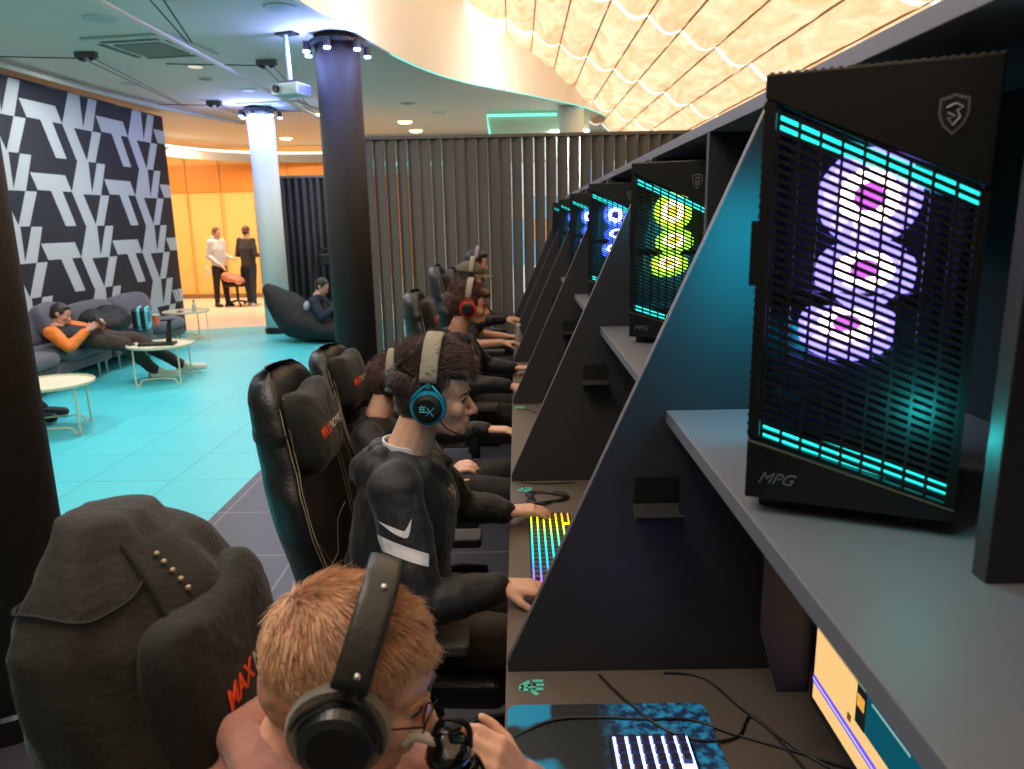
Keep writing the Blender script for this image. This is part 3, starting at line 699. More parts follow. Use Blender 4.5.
for a_, b_ in ((tc.outputs['Object'], vo.inputs['Vector']), (vo.outputs[0], rp.inputs[0]), (tc.outputs['Object'], n2.inputs['Vector']), (n2.outputs[0], rp2.inputs[0]), (tc.outputs['Object'], sp.inputs[0]), (sp.outputs[0], mr.inputs[0]), (mr.outputs[0], mx.inputs[0]), (rp2.outputs[0], mx.inputs[1]), (rp.outputs[0], mx.inputs[2]), (mx.outputs[0], b.inputs['Base Color'])): nt.links.new(a_, b_)
bm = B(); q = []
for cx, cy, a in ((.34, 1.295, 0), (-.015, 1.295, 90), (-.015, .52, 180), (.34, .52, 270)):
    for k_ in range(5): q.append((cx+.02*math.cos(R(a+k_*22.5)), cy+.02*math.sin(R(a+k_*22.5))))
prism(bm, q, 'z', .7402, .7445); o = obj('mousepad', bm, pm); tag(o, 'blue mousepad printed with dark rocks and water on the nearest desk', 'mousepad')
# cables on desks
M_cab = mat('cable_black', '#101113', .4)
def cable(pts, lab, r=.0028, k=6):
    bm = B(); tube(bm, smoothpath(pts, k), r, 6); o = obj('cable', bm, M_cab); tag(o, lab, 'cable'); return o
cable([(-.035, 1.21, .743), (.05, 1.262, .7475), (.14, 1.27, .7475), (.24, 1.262, .7475), (.32, 1.26, .7475), (.40, 1.22, .743), (.5, 1.17, .743), (.62, 1.10, .743)], 'black headset cable lying across the blue mousepad')
cable([(.16, 1.415, .743), (.20, 1.33, .7475), (.26, 1.24, .7475), (.33, 1.20, .7475), (.40, 1.215, .743), (.45, 1.27, .743), (.50, 1.10, .743)], 'black looping cable behind the keyboard on the nearest desk')
cable([(.30, 1.42, .743), (.38, 1.40, .743), (.43, 1.30, .743), (.50, 1.18, .743), (.55, 1.12, .743)], 'thin dark cable running toward the nearest monitor')
pts = []
for i in range(64):
    a = i*.42; r_ = .05 + .012*math.sin(i*1.3); pts.append((.085+r_*1.25*math.cos(a)+.006*math.sin(i*.9), 2.46+r_*1.1*math.sin(a), .743+.004*abs(math.sin(i*.7))))
cable(pts, 'coiled black cable lying beside the rainbow keyboard', .0026, 3)
cable([(.0, 2.62, .743), (.08, 2.60, .743), (.2, 2.61, .743)], 'thin black cable along the second divider', .002)
cable([(-.01, 3.72, .743), (.05, 3.70, .743), (.12, 3.55, .743)], 'thin black cable on the third desk', .002)
bm = B(); b2(bm, .33, .46, .98, 1.12, .7402, .752); o = obj('red_box', bm, mat('dark_red', '#5a1118', .5), bevel=.004); tag(o, 'dark red flat box in the shade of the nearest desk', 'box')
# ---- nearest monitor
t = thing('monitor', 'monitor under the nearest shelf showing a yellow page with a dark teal window', 'monitor', (.50, .85, 0))
bm = B(); b2(bm, 0, .03, -.30, .30, .865, 1.215); obj('bezel', bm, M_blk, t, bevel=.004)
M_scr = emat('screen_yellow', (1, .62, .24), .85)
bm = B(); b2(bm, -.001, .0005, -.285, .285, .885, 1.2); scn = obj('screen', bm, M_scr, t)
def patch(name, y0, y1, z0, z1, c, s=1, d=.002): bm = B(); b2(bm, -d, -d+.0006, y0, y1, z0, z1); return obj(name, bm, emat('screen_%s' % c.strip('#'), c, s), scn)
patch('taskbar', -.285, .285, .915, .930, '#6a55d8', 1.1)
patch('taskbar_line', -.285, .285, .921, .923, '#d8ccff', 1.1, .003)
patch('dark_window', -.285, .13, .955, 1.2, '#0d5566', .8)
patch('window_side', .10, .13, .955, 1.2, '#1a1f22', .8, .003)
for i, c in enumerate(('#59b08f', '#cc9fc0', '#8fd060', '#e0a040')): patch('window_icon', .104, .126, 1.09-i*.035, 1.11-i*.035, c, 1, .004)
for i in range(7): patch('text_line', -.02-.008*(i % 3), .085, 1.09-i*.013, 1.094-i*.013, '#8fb8b0', .8, .003)
for y_, z_, c in ((-.02, 1.15, '#3f9a50'), (-.12, 1.12, '#d8c8a0'), (-.17, 1.07, '#e08a30'), (-.05, .98, '#d8c060')): patch('picture', y_-.03, y_+.02, z_-.02, z_+.02, c, .9, .0035)
for y_, z_ in ((.26, 1.15), (.255, 1.08), (.15, .945)): patch('desktop_icon', y_-.006, y_+.006, z_-.006, z_+.006, '#7a4a22', .8)
bm = B(); prism(bm, [(-.055, .88), (.0, .88), (.0, 1.21), (-.09, 1.21), (-.09, 1.0)], 'y', .305, .31); obj('side_shield', bm, mat('shield_violet', '#1b1830', .6), t, label='violet tinted side shield')
bm = B(); b2(bm, .03, .07, -.04, .04, .76, 1.1); obj('stand_arm', bm, M_blk, t); bm = B(); b2(bm, -.05, .2, -.12, .12, .7402, .757); obj('stand_foot', bm, M_blk, t)
# ================================================================== chairs
M_lea = mat('black_leather', '#1a1a1a', .38, bump=.25, bscale=120)
M_leac = mat('charcoal_leather', '#222120', .45, bump=.2, bscale=120)
M_vel = mat('black_velour', '#151614', .85, sheen=.12, bump=.3, bscale=60)
M_sti = mat('cream_stitch', '#b0a58c', .7)
M_or = mat('orange_letters', '#ff5a1c', .6); M_wl = mat('pale_letters', '#c9c4bb', .6)
def back_prof(v):
    pts = [(0, .175), (.15, .215), (.35, .235), (.52, .265), (.62, .262), (.72, .225), (.82, .205), (.90, .185), (.96, .155), (1, .10)]
    for (a, x), (b, y) in zip(pts, pts[1:]):
        if v <= b: t = (v-a)/(b-a); t = t*t*(3-2*t); return x+(y-x)*t
    return pts[-1][1]
def chair(label, x, y, rz=0, top=1.32, lean=.16, armz=.68, pilx=0, strap=True, wsc=1.0):
    t = thing('gaming_chair', label, 'chair', (x, y, 0), R(rz), 'gaming chairs along the desk row')
    z0 = .50; Hh = top - z0
    def bk(u, v):   # u around the section, v up
        a = 2*PI*u; w_ = back_prof(v)*wsc; c, s = math.cos(a), math.sin(a)
        yy = w_*math.copysign(abs(c)**.75, c)
        xx = (.055 if v < .9 else .055*max(.08, math.sqrt(max(0, 1-((v-.9)/.1)**2))))*math.copysign(abs(s)**.7, s)
        wing = .075*abs(yy/w_)**3 * max(0, min(1, 1.25-abs(v-.45)*1.6))
        ins = -.018*max(0, 1-(yy/(w_*.66))**2) if s > 0 else 0
        return V((-.235 - lean*v - .02*math.sin(v*PI) + xx + wing + ins, yy, z0 + Hh*v))
    bm = B(); vs = grid(bm, bk, 48, 44, closed_u=True); bm.faces.new(vs[0]); bm.faces.new(vs[-1])
    br = obj('backrest', bm, M_lea, t, smooth=True)
    def fr(q, v, off=.004):   # point on front surface at lateral fraction q
        c = math.copysign(abs(q)**(1/.75), q); s = math.sqrt(max(0, 1-c*c)); u = (math.atan2(s, c)/(2*PI)) % 1
        p = bk(u, v); p.x += off; return p
    bm = B()
    for sg in (-1, 1):
        for q0 in (.70, .76):
            tube(bm, [fr(sg*q0, v_/40) for v_ in range(2, 38)], .0010, 4)
        tube(bm, [fr(sg*.96, v_/40) for v_ in range(2, 37)], .0009, 4)
    tube(bm, [fr(q, vv) for q, vv in ((-.62, .44), (-.40, .40), (-.15, .30), (.15, .30), (.40, .40), (.62, .44))], .0012, 4)
    tube(bm, [fr(q, vv) for q, vv in ((-.62, .25), (-.40, .22), (-.15, .13), (.15, .13), (.40, .22), (.62, .25))], .0012, 4)
    obj('stitching', bm, M_sti, br)
    # strap and pillow
    bm = B(); v_ = (1.165-z0)/Hh if top > 1.2 else .78
    loop = [bk(k/40, v_)*1 for k in range(40)]
    c_ = V((sum(p.x for p in loop)/40, 0, z0+Hh*v_)); loop = [c_+(p-c_)*1.02 for p in loop]
    
    if strap: tube(bm, loop, .1, 8, closed=True, flat=((0, 0, 1), .028, .003)); obj('strap', bm, M_blk, t)
    else: bm.free()
    pc = fr(0, .80, .045+pilx)
    ta = math.atan2(lean, Hh)
    Mp = Matrix.Translation(pc) @ Matrix.Rotation(-ta, 4, 'Y')
    def pil(u, v):
        a = 2*PI*u; th_ = PI*(v-.5)
        # superellipse cushion: y across .17, z .14, x thick .055, with drawn out corners
        cy = math.cos(a); cz = math.sin(a); 
        ry = math.copysign(abs(cy)**.55, cy); rz_ = math.copysign(abs(cz)**.55, cz)
        ct = max(0.0, math.cos(th_))**.42; sn = math.sin(th_)
        Y = .165*ry*ct*(.94+.06*abs(sn)); Z = .140*rz_*ct
        Z *= 1 - .30*(1-(Y/.165)**2)**1.5 if Z > 0 else 1 - .12*(1-(Y/.165)**2)
        fold = .004*noise.noise((Y*30, Z*30, sn*3+x))
        return Mp @ V((.050*math.copysign(abs(sn)**.9, sn)*(1+.1*noise.noise((Y*9, Z*9, 1))) + fold, Y, Z))
    bm = B(); vs = grid(bm, pil, 56, 28, closed_u=True); pl = obj('head_pillow', bm, M_vel, t, smooth=True)
    Mt = Mp @ basis((.0615, .028, -.035), (0, 1, .0), (0, .0, 1))
    text('lettering', 'MAX', .040, M_or, pl, Mp @ basis((.052, -.060, -.02), (0, 1, 0), (0, 0, 1)), shear=.15, spacing=1.0, bold=.0006)
    text('lettering', 'NOMIC', .036, M_wl, pl, Mp @ basis((.051, .050, -.02), (0, 1, 0), (0, 0, 1)), shear=.15, spacing=.95)
    # seat
    def st(u, v):
        a = 2*PI*u; c, s = math.cos(a), math.sin(a)
        yy = .265*math.copysign(abs(c)**.6, c)*(.94+.06*v); zz = .055*math.copysign(abs(s)**.6, s)
        if s > 0: zz += .035*abs(yy/.265)**3 - .012
        e = min(1, min(v, 1-v)*9+.25)
        return V((-.24 + .50*v, yy*(.9+.1*e), .455 + zz*e))
    bm = B(); vs = grid(bm, st, 40, 26, closed_u=True); bm.faces.new(vs[0]); bm.faces.new(vs[-1]); se = obj('seat', bm, M_lea, t, smooth=True)
    bm = B()
    for sg in (-1, 1): tube(bm, [(-.18+i*.04, sg*.185, .506+.002*(i % 2)) for i in range(11)], .0016, 4)
    obj('stitching', bm, M_sti, se)
    bm = B(); b2(bm, -.16, .16, -.14, .14, .375, .398); cyl(bm, (0, 0, .16), (0, 0, .38), .028, n=18); cyl(bm, (0, 0, .10), (0, 0, .24), .042, n=20); obj('gas_lift', bm, M_blkm, t)
    for sg in (-1, 1):
        bm = B(); prism(bm, [(-.02, .40), (.04, .40), (.035, armz-.03), (-.015, armz-.03)], 'y', sg*.305-.02, sg*.305+.02); b2(bm, -.02, .04, min(sg*.14, sg*.32), max(sg*.14, sg*.32), .385, .41)
        a = obj('armrest', bm, M_blk, t, bevel=.004)
        bm = B(); q = []
        for cx, cy, a0 in ((.14, .035, 0), (-.12, .035, 90), (-.12, -.035, 180), (.14, -.035, 270)):
            for k_ in range(4): q.append((cx+.015*math.cos(R(a0+k_*30)), sg*.31+cy+.015*math.sin(R(a0+k_*30))))
        prism(bm, q, 'z', armz-.03, armz); obj('arm_pad', bm, mat('arm_pad_grey', '#3d3c3b', .6), a, bevel=.006)
    bm = B()
    for k_ in range(5):
        a = R(36+72*k_); tube(bm, [(0, 0, .12), (.16*math.cos(a), .16*math.sin(a), .11), (.30*math.cos(a), .30*math.sin(a), .075)], [.035, .03, .02], 8)
    obj('star_base', bm, M_blk, t)
    for k_ in range(5):
        a = R(36+72*k_); p = V((.30*math.cos(a), .30*math.sin(a), .03)); d = V((-math.sin(a), math.cos(a), 0))
        bm = B(); cyl(bm, p-d*.022, p-d*.006, .03, n=16); cyl(bm, p+d*.006, p+d*.022, .03, n=16); cyl(bm, p, p+V((0, 0, .05)), .008, n=8); obj('caster', bm, M_blk, t)
    return t
chair('black gaming chair of the ginger player, its back covered by a hanging black jacket', -.21, .95, 0, 1.25, .12, pilx=.03, strap=False, wsc=.74)
chair('black stitched gaming chair of the young man in the black sports hoodie', -.29, 1.99, 0, 1.325, .16)
chair('black gaming chair of the small player just behind the cyan headset', -.43, 3.10, -4, 1.19, .18)
chair('black gaming chair of the bearded player with the red headset', -.28, 4.40, 0, 1.31, .12)
chair('black gaming chair of the player in the olive cap', -.27, 5.60, 0, 1.39, .12)
chair('farthest black gaming chair, of the dark haired player by the slats', -.27, 6.80, 0, 1.30, .12)
# jacket hung over the nearest chair back
M_jac = mat('black_jacket_cloth', '#1b1a17', .8, bump=.3, bscale=90, var=.12, vscale=9, sheen=.1)
t = thing('black_jacket', 'black jacket draped over the top of the nearest gaming chair', 'jacket')
def jk(u, v):
    # v 0 top -> 1 bottom, u around the chair back (closed section)
    a = 2*PI*u; c, s = math.cos(a), math.sin(a)
    z = 1.30 - .75*v**1.25
    wy = (.06 + .130*min(1, (v*5))**.55) + .04*v; wx = (.02 + .066*min(1, v*5)**.6) + .055*v**.6
    yy = wy*math.copysign(abs(c)**.8, c); xx = wx*math.copysign(abs(s)**.85, s)
    w_ = .016*noise.noise((xx*10+3, yy*10, z*5)) + .010*noise.noise((xx*26, yy*26, z*9)) + .010*math.sin(z*34+yy*16)*max(0, c*.6+.4)*.6
    n = V((xx/wx, yy/wy, 0)); n = n.normalized() if n.length > .01 else V((0, 0, 0))
    p = V((-.575 + xx + .11*v, .965 + yy, z)) + n*w_
    p.z += .03*noise.noise((xx*6, yy*6, 2))*(1-v) + (.02 if v < .02 else 0) 
    return p
bm = B(); vs = grid(bm, jk, 72, 60, closed_u=True); bm.faces.new(vs[0])
o = obj('jacket_body', bm, M_jac, t, smooth=True); so = o.modifiers.new('s', 'SOLIDIFY'); so.thickness = .006
def jpt(u, v, off=.009):
    p = jk(u, v); c0 = V((-.575+.11*v, .965, p.z)); d = (p-c0); d.z = 0; return p + d.normalized()*off
bm = B(); tube(bm, [jpt(.33-.001*k, .03+.014*k) for k in range(30)], .004, 5); tube(bm, [jpt(.33+.012*k, .10+.002*k+.012*math.sin(k*.25), .006) for k in range(30)], .0025, 5); obj('seam', bm, mat('seam_black', '#0e0e0d', .8), t)
for k_ in range(5):
    bm = B(); ell(bm, jpt(.275, .08+.020*k_, .006), (.0042,)*3, sub=2); obj('stud', bm, mat('brass_stud', '#b9b096', .3, metal=.7), t)

# ================================================================== the lounge
M_sofa = mat('grey_sofa_cloth', '#57565c', .9, bump=.25, bscale=120, sheen=.3)
M_cush = mat('mauve_grey_cushion', '#5d5862', .9, bump=.2, bscale=120, sheen=.3)
def cushion(name, c, s, m, parent, rot=None, pw=.5, mats=None):
    def fn(u, v):
        a = 2*PI*u; th_ = PI*(v-.5); c_, s_ = math.cos(a), math.sin(a); ct = max(0, math.cos(th_))**pw; sn = math.sin(th_)
        p = V((s[0]/2*math.copysign(abs(c_)**.4, c_)*ct, s[1]/2*math.copysign(abs(s_)**.4, s_)*ct, s[2]/2*math.copysign(abs(sn)**.8, sn)))
        p += p.normalized()*.012*noise.noise(p*8+V(c)) if p.length > 0 else V()
        if rot: p = rot @ p
        return p + V(c)
    bm = B(); grid(bm, fn, 48, 20, closed_u=True); return obj(name, bm, m, parent, smooth=True)
def sofa(lab, y0, y1, x0=-5.62, x1=-4.86, ncush=2, arm=False):
    t = thing('sofa', lab, 'sofa', (0, 0, 0)); L_ = y1-y0
    bm = B(); b2(bm, x0, x1-.04, y0+.02, y1-.02, .17, .30); obj('base', bm, M_sofa, t, bevel=.03)
    for i in range(ncush):
        a = y0+L_*i/ncush; b = y0+L_*(i+1)/ncush
        cushion('seat_cushion', ((x0+x1)/2+.03, (a+b)/2, .37), (x1-x0, (b-a)-.01, .17), M_sofa, t, pw=.25)
        cushion('back_cushion', (x0+.17, (a+b)/2, .62), (.24, (b-a)-.02, .40), M_cush if i % 2 else M_sofa, t, rot=Matrix.Rotation(R(-12), 3, 'Y'), pw=.5)
    bm = B(); b2(bm, x0-.04, x0+.08, y0, y1, .17, .66); obj('backrest_frame', bm, M_sofa, t, bevel=.03)
    for x, y in ((x1-.08, y0+.12), (x1-.08, y1-.12), (x1-.08, y1-.28), (x0+.06, y0+.1), (x0+.06, y1-.1)):
        bm = B(); cyl(bm, (x, y, 0), (x, y, .175), .011, .014, 10); obj('leg', bm, M_steel, t)
    return t
sofa('grey fabric sofa under the mural with a man in an orange jacket lying on it', 6.75, 8.75, ncush=2)
sofa('grey fabric sofa farther along the mural wall carrying the backpack', 8.80, 10.75, ncush=2)
cushion('cushion', (-5.30, 8.30, .70), (.16, .5, .42), M_cush, None, rot=Matrix.Rotation(R(-20), 3, 'Y')); tag(bpy.context.scene.objects['cushion'], 'mauve grey loose cushion on the sofa beside the man in orange', 'cushion')
def tray_table(lab, x, y, r, z, rot=0, g='cream round wire tray tables in the lounge'):
    t = thing('side_table', lab, 'table', (x, y, 0), rot, g)
    bm = B(); lathe(bm, [(0, z-.012), (r-.01, z-.012), (r, z-.008), (r+.003, z+.014), (r-.004, z+.014), (r-.008, z-.002), (0, z-.002)], n=56); obj('tray_top', bm, M_cream, t, smooth=False)
    q = r*.93
    for i in range(4):
        a = PI/4+i*PI/2; bm = B(); cyl(bm, (q*math.cos(a), q*math.sin(a), z-.01), (q*1.02*math.cos(a), q*1.02*math.sin(a), .0), .0085, n=10); obj('leg', bm, M_cream, t)
    for a0, a1 in ((PI/4, 3*PI/4), (5*PI/4, 7*PI/4)):
        p0 = V((q*math.cos(a0), q*math.sin(a0), 0)); p1 = V((q*math.cos(a1), q*math.sin(a1), 0)); d = p1-p0
        bm = B(); tube(bm, smoothpath([p0+V((0, 0, .02)), p0+d*.08+V((0, 0, .012)), p0+d*.18+V((0, 0, .07)), p0+d*.82+V((0, 0, .07)), p0+d*.92+V((0, 0, .012)), p1+V((0, 0, .02))], 4), .007, 8); obj('foot_bar', bm, M_cream, t)
    return t
tray_table('cream round tray table nearest the foreground column with a phone on it', -4.02, 6.12, .35, .42, R(20))
tray_table('cream round tray table with a black stand on it beside the white shoes', -4.02, 8.15, .35, .42, R(10))
tray_table('pale round tray table farthest back at the corner of the mural', -5.05, 11.15, .34, .45, R(40))
bm = B(); b2(bm, -4.24, -4.10, 6.02, 6.10, .4185, .427); o = obj('phone', bm, M_blk, bevel=.003); tag(o, 'black phone lying on the nearest round tray table', 'phone')
t = thing('tablet_stand', 'black stand with upright arm and flat base on the middle tray table', 'stand', (-4.02, 8.15, .4185), R(10))
bm = B(); b2(bm, -.22, .16, -.09, .07, 0, .03); obj('base', bm, M_blk, t, bevel=.006)
bm = B(); prism(bm, [(.06, .03), (.12, .03), (.14, .27), (.10, .27)], 'y', -.015, .015); obj('arm', bm, M_blk, t, bevel=.003)
bm = B(); b2(bm, .04, .16, -.05, .05, .27, .285); obj('holder', bm, M_blk, t)
# items on the far table
t = thing('wire_ornament', 'thin dark looped wire stand on the farthest tray table', 'ornament', (-5.12, 11.1, .4485))
bm = B(); cyl(bm, (0, 0, 0), (0, 0, .012), .05, n=20); obj('foot', bm, M_blk, t)
bm = B(); tube(bm, [(0, 0, .01), (-.02, 0, .2), (-.05, 0, .32), (-.03, 0, .36), (.0, 0, .33), (.02, 0, .2)], .006, 6); obj('wire', bm, M_blk, t)
t = thing('bottle', 'small clear bottle on the farthest tray table', 'bottle', (-4.92, 11.15, .4485))
bm = B(); lathe(bm, [(0, 0), (.03, 0), (.033, .02), (.033, .09), (.014, .13), (.014, .15), (0, .15)], n=20); obj('body', bm, mat('bottle_grey', '#b9b5ac', .2), t)
bm = B(); lathe(bm, [(0, .151), (.016, .151), (.016, .175), (0, .175)], n=16); obj('cap', bm, M_blk, t)
# teal box
t = thing('lunch_bag', 'turquoise rimmed black bag standing on the far sofa', 'bag', (-4.83, 9.35, .452), R(20))
bm = B(); b2(bm, -.08, .08, -.17, .17, 0, .26); obj('body', bm, M_blk, t, bevel=.03)
M_tq = mat('turquoise_trim', '#58c3cf', .5)
def rrect(w_, h, r, n=5):
    o = []
    for cx, cz, a in ((w_/2-r, h/2-r, 0), (-w_/2+r, h/2-r, 90), (-w_/2+r, -h/2+r, 180), (w_/2-r, -h/2+r, 270)):
        for k_ in range(n): o.append((cx+r*math.cos(R(a+k_*90/(n-1))), cz+r*math.sin(R(a+k_*90/(n-1)))))
    return o
bm = B(); tube(bm, [(.088, y_, .13+z_) for y_, z_ in rrect(.32, .25, .05)], .018, 8, closed=True); tube(bm, [(.0, y_, .13+z_) for y_, z_ in rrect(.34, .26, .05)], .018, 8, closed=True); obj('rim', bm, M_tq, t)
bm = B(); b2(bm, .08, .095, -.14, .14, .20, .22); b2(bm, .08, .095, -.14, .14, .035, .06); obj('trim_band', bm, M_tq, t)
t = thing('cup', 'small orange and white cup standing by the turquoise rimmed bag', 'cup', (-4.80, 9.68, .452))
bm = B(); lathe(bm, [(0, 0), (.035, 0), (.042, .12), (0, .12)], n=20); obj('body', bm, mat('orange_cup', '#e0653a', .5), t)
bm = B(); lathe(bm, [(0, .1205), (.045, .1205), (.043, .135), (0, .135)], n=20); obj('lid', bm, mat('white_lid', '#e5e2dc', .5), t)
# backpack
M_bp = mat('backpack_black', '#141416', .7, bump=.3, bscale=50)
t = thing('backpack', 'slumped black backpack lying on the sofa between the man and the turquoise rimmed bag', 'backpack', (-4.99, 8.86, .455))
blob('pack_body', [el((.02, 0, .15), (.22, .36, .15)), el((-.03, .12, .20), (.2, .25, .14)), el((.14, -.1, .13), (.12, .25, .12)), el((-.05, -.22, .2), (.13, .16, .13))], M_bp, t, .012, 3, .03, .09)
bm = B(); tube(bm, smoothpath([(.05, -.2, .24), (.14, -.05, .26), (.16, .12, .24), (.10, .25, .2)], 6), .1, 8, flat=((0, 0, 1), .008, .04)); tube(bm, smoothpath([(.18, .1, .03), (.24, .22, .02), (.2, .34, .04)], 6), .1, 8, flat=((0, 0, 1), .008, .04)); obj('strap', bm, M_blk, t)
# bean bag
t = thing('bean_bag', 'large black bean bag lying on the floor beside the white column', 'bean bag', (0, 0, 0))
bk_ = [((-2.62, 10.95, .17), (.42, .42, .17)), ((-2.95, 10.95, .22), (.45, .43, .22)), ((-3.22, 10.95, .31), (.36, .40, .28)), ((-3.42, 10.95, .45), (.25, .34, .28)), ((-3.58, 10.95, .60), (.16, .27, .22)), ((-3.70, 10.95, .76), (.085, .15, .12))]
bp_ = []
for (c0, r0), (c1, r1) in zip(bk_, bk_[1:]):
    for k_ in range(6): f_ = k_/6; bp_.append(el(V(c0).lerp(V(c1), f_), tuple(p+(q-p)*f_ for p, q in zip(r0, r1))))
blob('bag_body', bp_ + [el(*bk_[-1])], mat('bean_bag_black', '#1b1817', .8, bump=.25, bscale=30), t, .022, 5, .05, .25)
# racing rig seat behind the bean bag
t = thing('folding_chair', 'black open backed racing seat frame standing in front of the dark curtain', 'seat frame', (-3.12, 12.3, 0))
bm = B(); tube(bm, [(p[0], 0, p[1]) for p in [(-.22, .45), (-.24, .9), (-.16, 1.22), (-.05, 1.30), (.12, 1.30), (.22, 1.2), (.26, .9), (.24, .45)]], .028, 8); obj('frame', bm, M_blk, t)
bm = B(); b2(bm, -.15, .2, -.04, .03, 1.04, 1.24); obj('head_pad', bm, M_blk, t, bevel=.03)
bm = B(); b2(bm, -.22, .24, -.3, .2, .38, .46); obj('seat', bm, M_blk, t, bevel=.03)
for x, y in ((-.2, -.28), (.22, -.28), (-.2, .18), (.22, .18)): bm = B(); cyl(bm, (x, y, 0), (x, y, .38), .018, n=10); obj('leg', bm, M_blk, t)
# office chair with pink cloth between the standing men
t = thing('office_chair', 'black office chair with pink clothing over it between the two standing men', 'chair', (-6.12, 16.1, 0))
bm = B(); bx(bm, (0, 0, .47), (.48, .46, .09)); obj('seat', bm, M_blk, t, bevel=.03)
blob('backrest', [el((.2, 0, .72), (.06, .22, .22))], M_blk, t, .02, 2)
bm = B(); cyl(bm, (0, 0, .1), (0, 0, .43), .03, n=12)
for k_ in range(5): a = R(10+72*k_); tube(bm, [(0, 0, .12), (.28*math.cos(a), .28*math.sin(a), .07)], .022, 8)
obj('star_base', bm, M_blk, t)
for k_ in range(5): a = R(10+72*k_); bm = B(); ell(bm, (.28*math.cos(a), .28*math.sin(a), .032), (.03, .03, .032), sub=2); obj('caster', bm, M_blk, t)
o = blob('pink_coat', [el((-6.14, 16.0, .60), (.22, .2, .09)), el((-6.26, 15.95, .66), (.12, .14, .1)), el((-5.98, 15.95, .56), (.1, .2, .1))], mat('pink_cloth', '#d98a74', .8), None, .02, 3, .04, .1); tag(o, 'pink coat heaped on the black office chair between the standing men', 'coat')
# ================================================================== people
def hand(W, d, n, side, curl=.5, spread=.25, s=1.0, thumb=1.0, fan=None):
    """prims of a hand. W wrist, d forearm/finger direction, n back-of-hand normal, side=+1 when the thumb lies on +(d x n)"""
    d = V(d).normalized(); n = V(n); n = (n-d*n.dot(d)).normalized(); t_ = d.cross(n)*side   # toward the thumb
    W = V(W); P = []
    L = [.036, .044, .040, .031]; kn = []
    for i in range(4):
        off = (.0285 - .0195*i)
        k_ = W + d*(.086-.004*abs(i-1.2))*s + t_*off*s + n*(.002-.002*abs(i-1.5))*s; kn.append(k_)
        P.append(cap(W + d*.012*s + t_*off*.62*s, k_, .0145*s, .0115*s))
    P.append(el(W + d*.05*s, (.03*s, .03*s, .014*s), Matrix((d, t_, d.cross(t_))).transposed()))
    for i in range(4):
        c = curl[i] if isinstance(curl, (list, tuple)) else curl
        fd = (d + t_*(.12-.08*i)*spread*4).normalized(); p = kn[i]; r = [.0092, .0085, .0076, .0066]
        seg = [L[i], L[i]*.66, L[i]*.52]; ang = 0
        for j in range(3):
            ang += c*(.75 if j == 0 else 1.0)*.8
            dd = (fd*math.cos(ang) - n*math.sin(ang)).normalized(); q = p + dd*seg[j]*s
            P.append(cap(p, q, r[j]*s, r[j+1]*s)); p = q
    b = W + d*.022*s + t_*.024*s - n*.006*s
    p1 = b + (d*.65+t_*.6-n*.35*thumb).normalized()*.036*s; p2 = p1 + (d*.85+t_*.32-n*.42*thumb).normalized()*.030*s; p3 = p2 + (d*.95+t_*.05-n*.4*thumb).normalized()*.022*s
    P += [cap(W + d*.012*s + t_*.012*s, p1, .014*s, .0115*s), cap(b, p1, .0145*s, .0105*s), cap(p1, p2, .0105*s, .009*s), cap(p2, p3, .009*s, .0072*s)]
    return P
def head_M(c, pitch=0, yaw=0, roll=0, s=1.0):
    return Matrix.Translation(V(c)) @ Matrix.Rotation(R(yaw), 4, 'Z') @ Matrix.Rotation(R(pitch), 4, 'Y') @ Matrix.Rotation(R(roll), 4, 'X') @ Matrix.Diagonal((s, s, s, 1))
def head_prims(M, beard=0):
    s = M.to_scale()[0]; Rm = M.to_3x3().normalized()
    def E(c, r, rx=None): return el(M @ V(c), tuple(a*s for a in r), Rm @ rx if rx else Rm)
    def C(a, b, r0, r1): return cap(M @ V(a), M @ V(b), r0*s, r1*s)
    P = [E((-.014, 0, .03), (.098, .076, .088)), E((.03, 0, -.022), (.058, .062, .078)), E((.028, 0, -.072), (.054, .050, .032)), E((.048, 0, .03), (.044, .060, .052)),
         E((.074, 0, -.094), (.018, .022, .016)), E((.06, 0, -.082), (.03, .036, .022)), E((.080, 0, .012), (.013, .044, .010)),
         C((.088, 0, .002), (.112, 0, -.034), .0075, .0105), E((.110, 0, -.037), (.0115, .0105, .0095)), E((.098, .011, -.041), (.010, .008, .0075)), E((.098, -.011, -.041), (.010, .008, .0075)),
         E((.088, 0, -.052), (.010, .018, .010)), E((.0915, 0, -.062), (.0095, .020, .0052)), E((.0900, 0, -.0715), (.0095, .018, .0058)), E((.083, 0, -.080), (.008, .018, .008)),
         E((.062, .036, -.028), (.026, .024, .026)), E((.062, -.036, -.028), (.026, .024, .026)),
         C((.02, .047, -.072), (.058, .028, -.090), .018, .014), C((.02, -.047, -.072), (.058, -.028, -.090), .018, .014)]
    for sg in (-1, 1):
        P += [E((.0765, sg*.031, .0035), (.0115, .0165, .0055)), E((.0755, sg*.031, -.013), (.0105, .015, .005))]
        P += [E((-.006, sg*.077, -.012), (.015, .010, .028), Matrix.Rotation(R(-10), 3, 'Y')), E((-.012, sg*.084, -.004), (.014, .005, .020))]
    return P
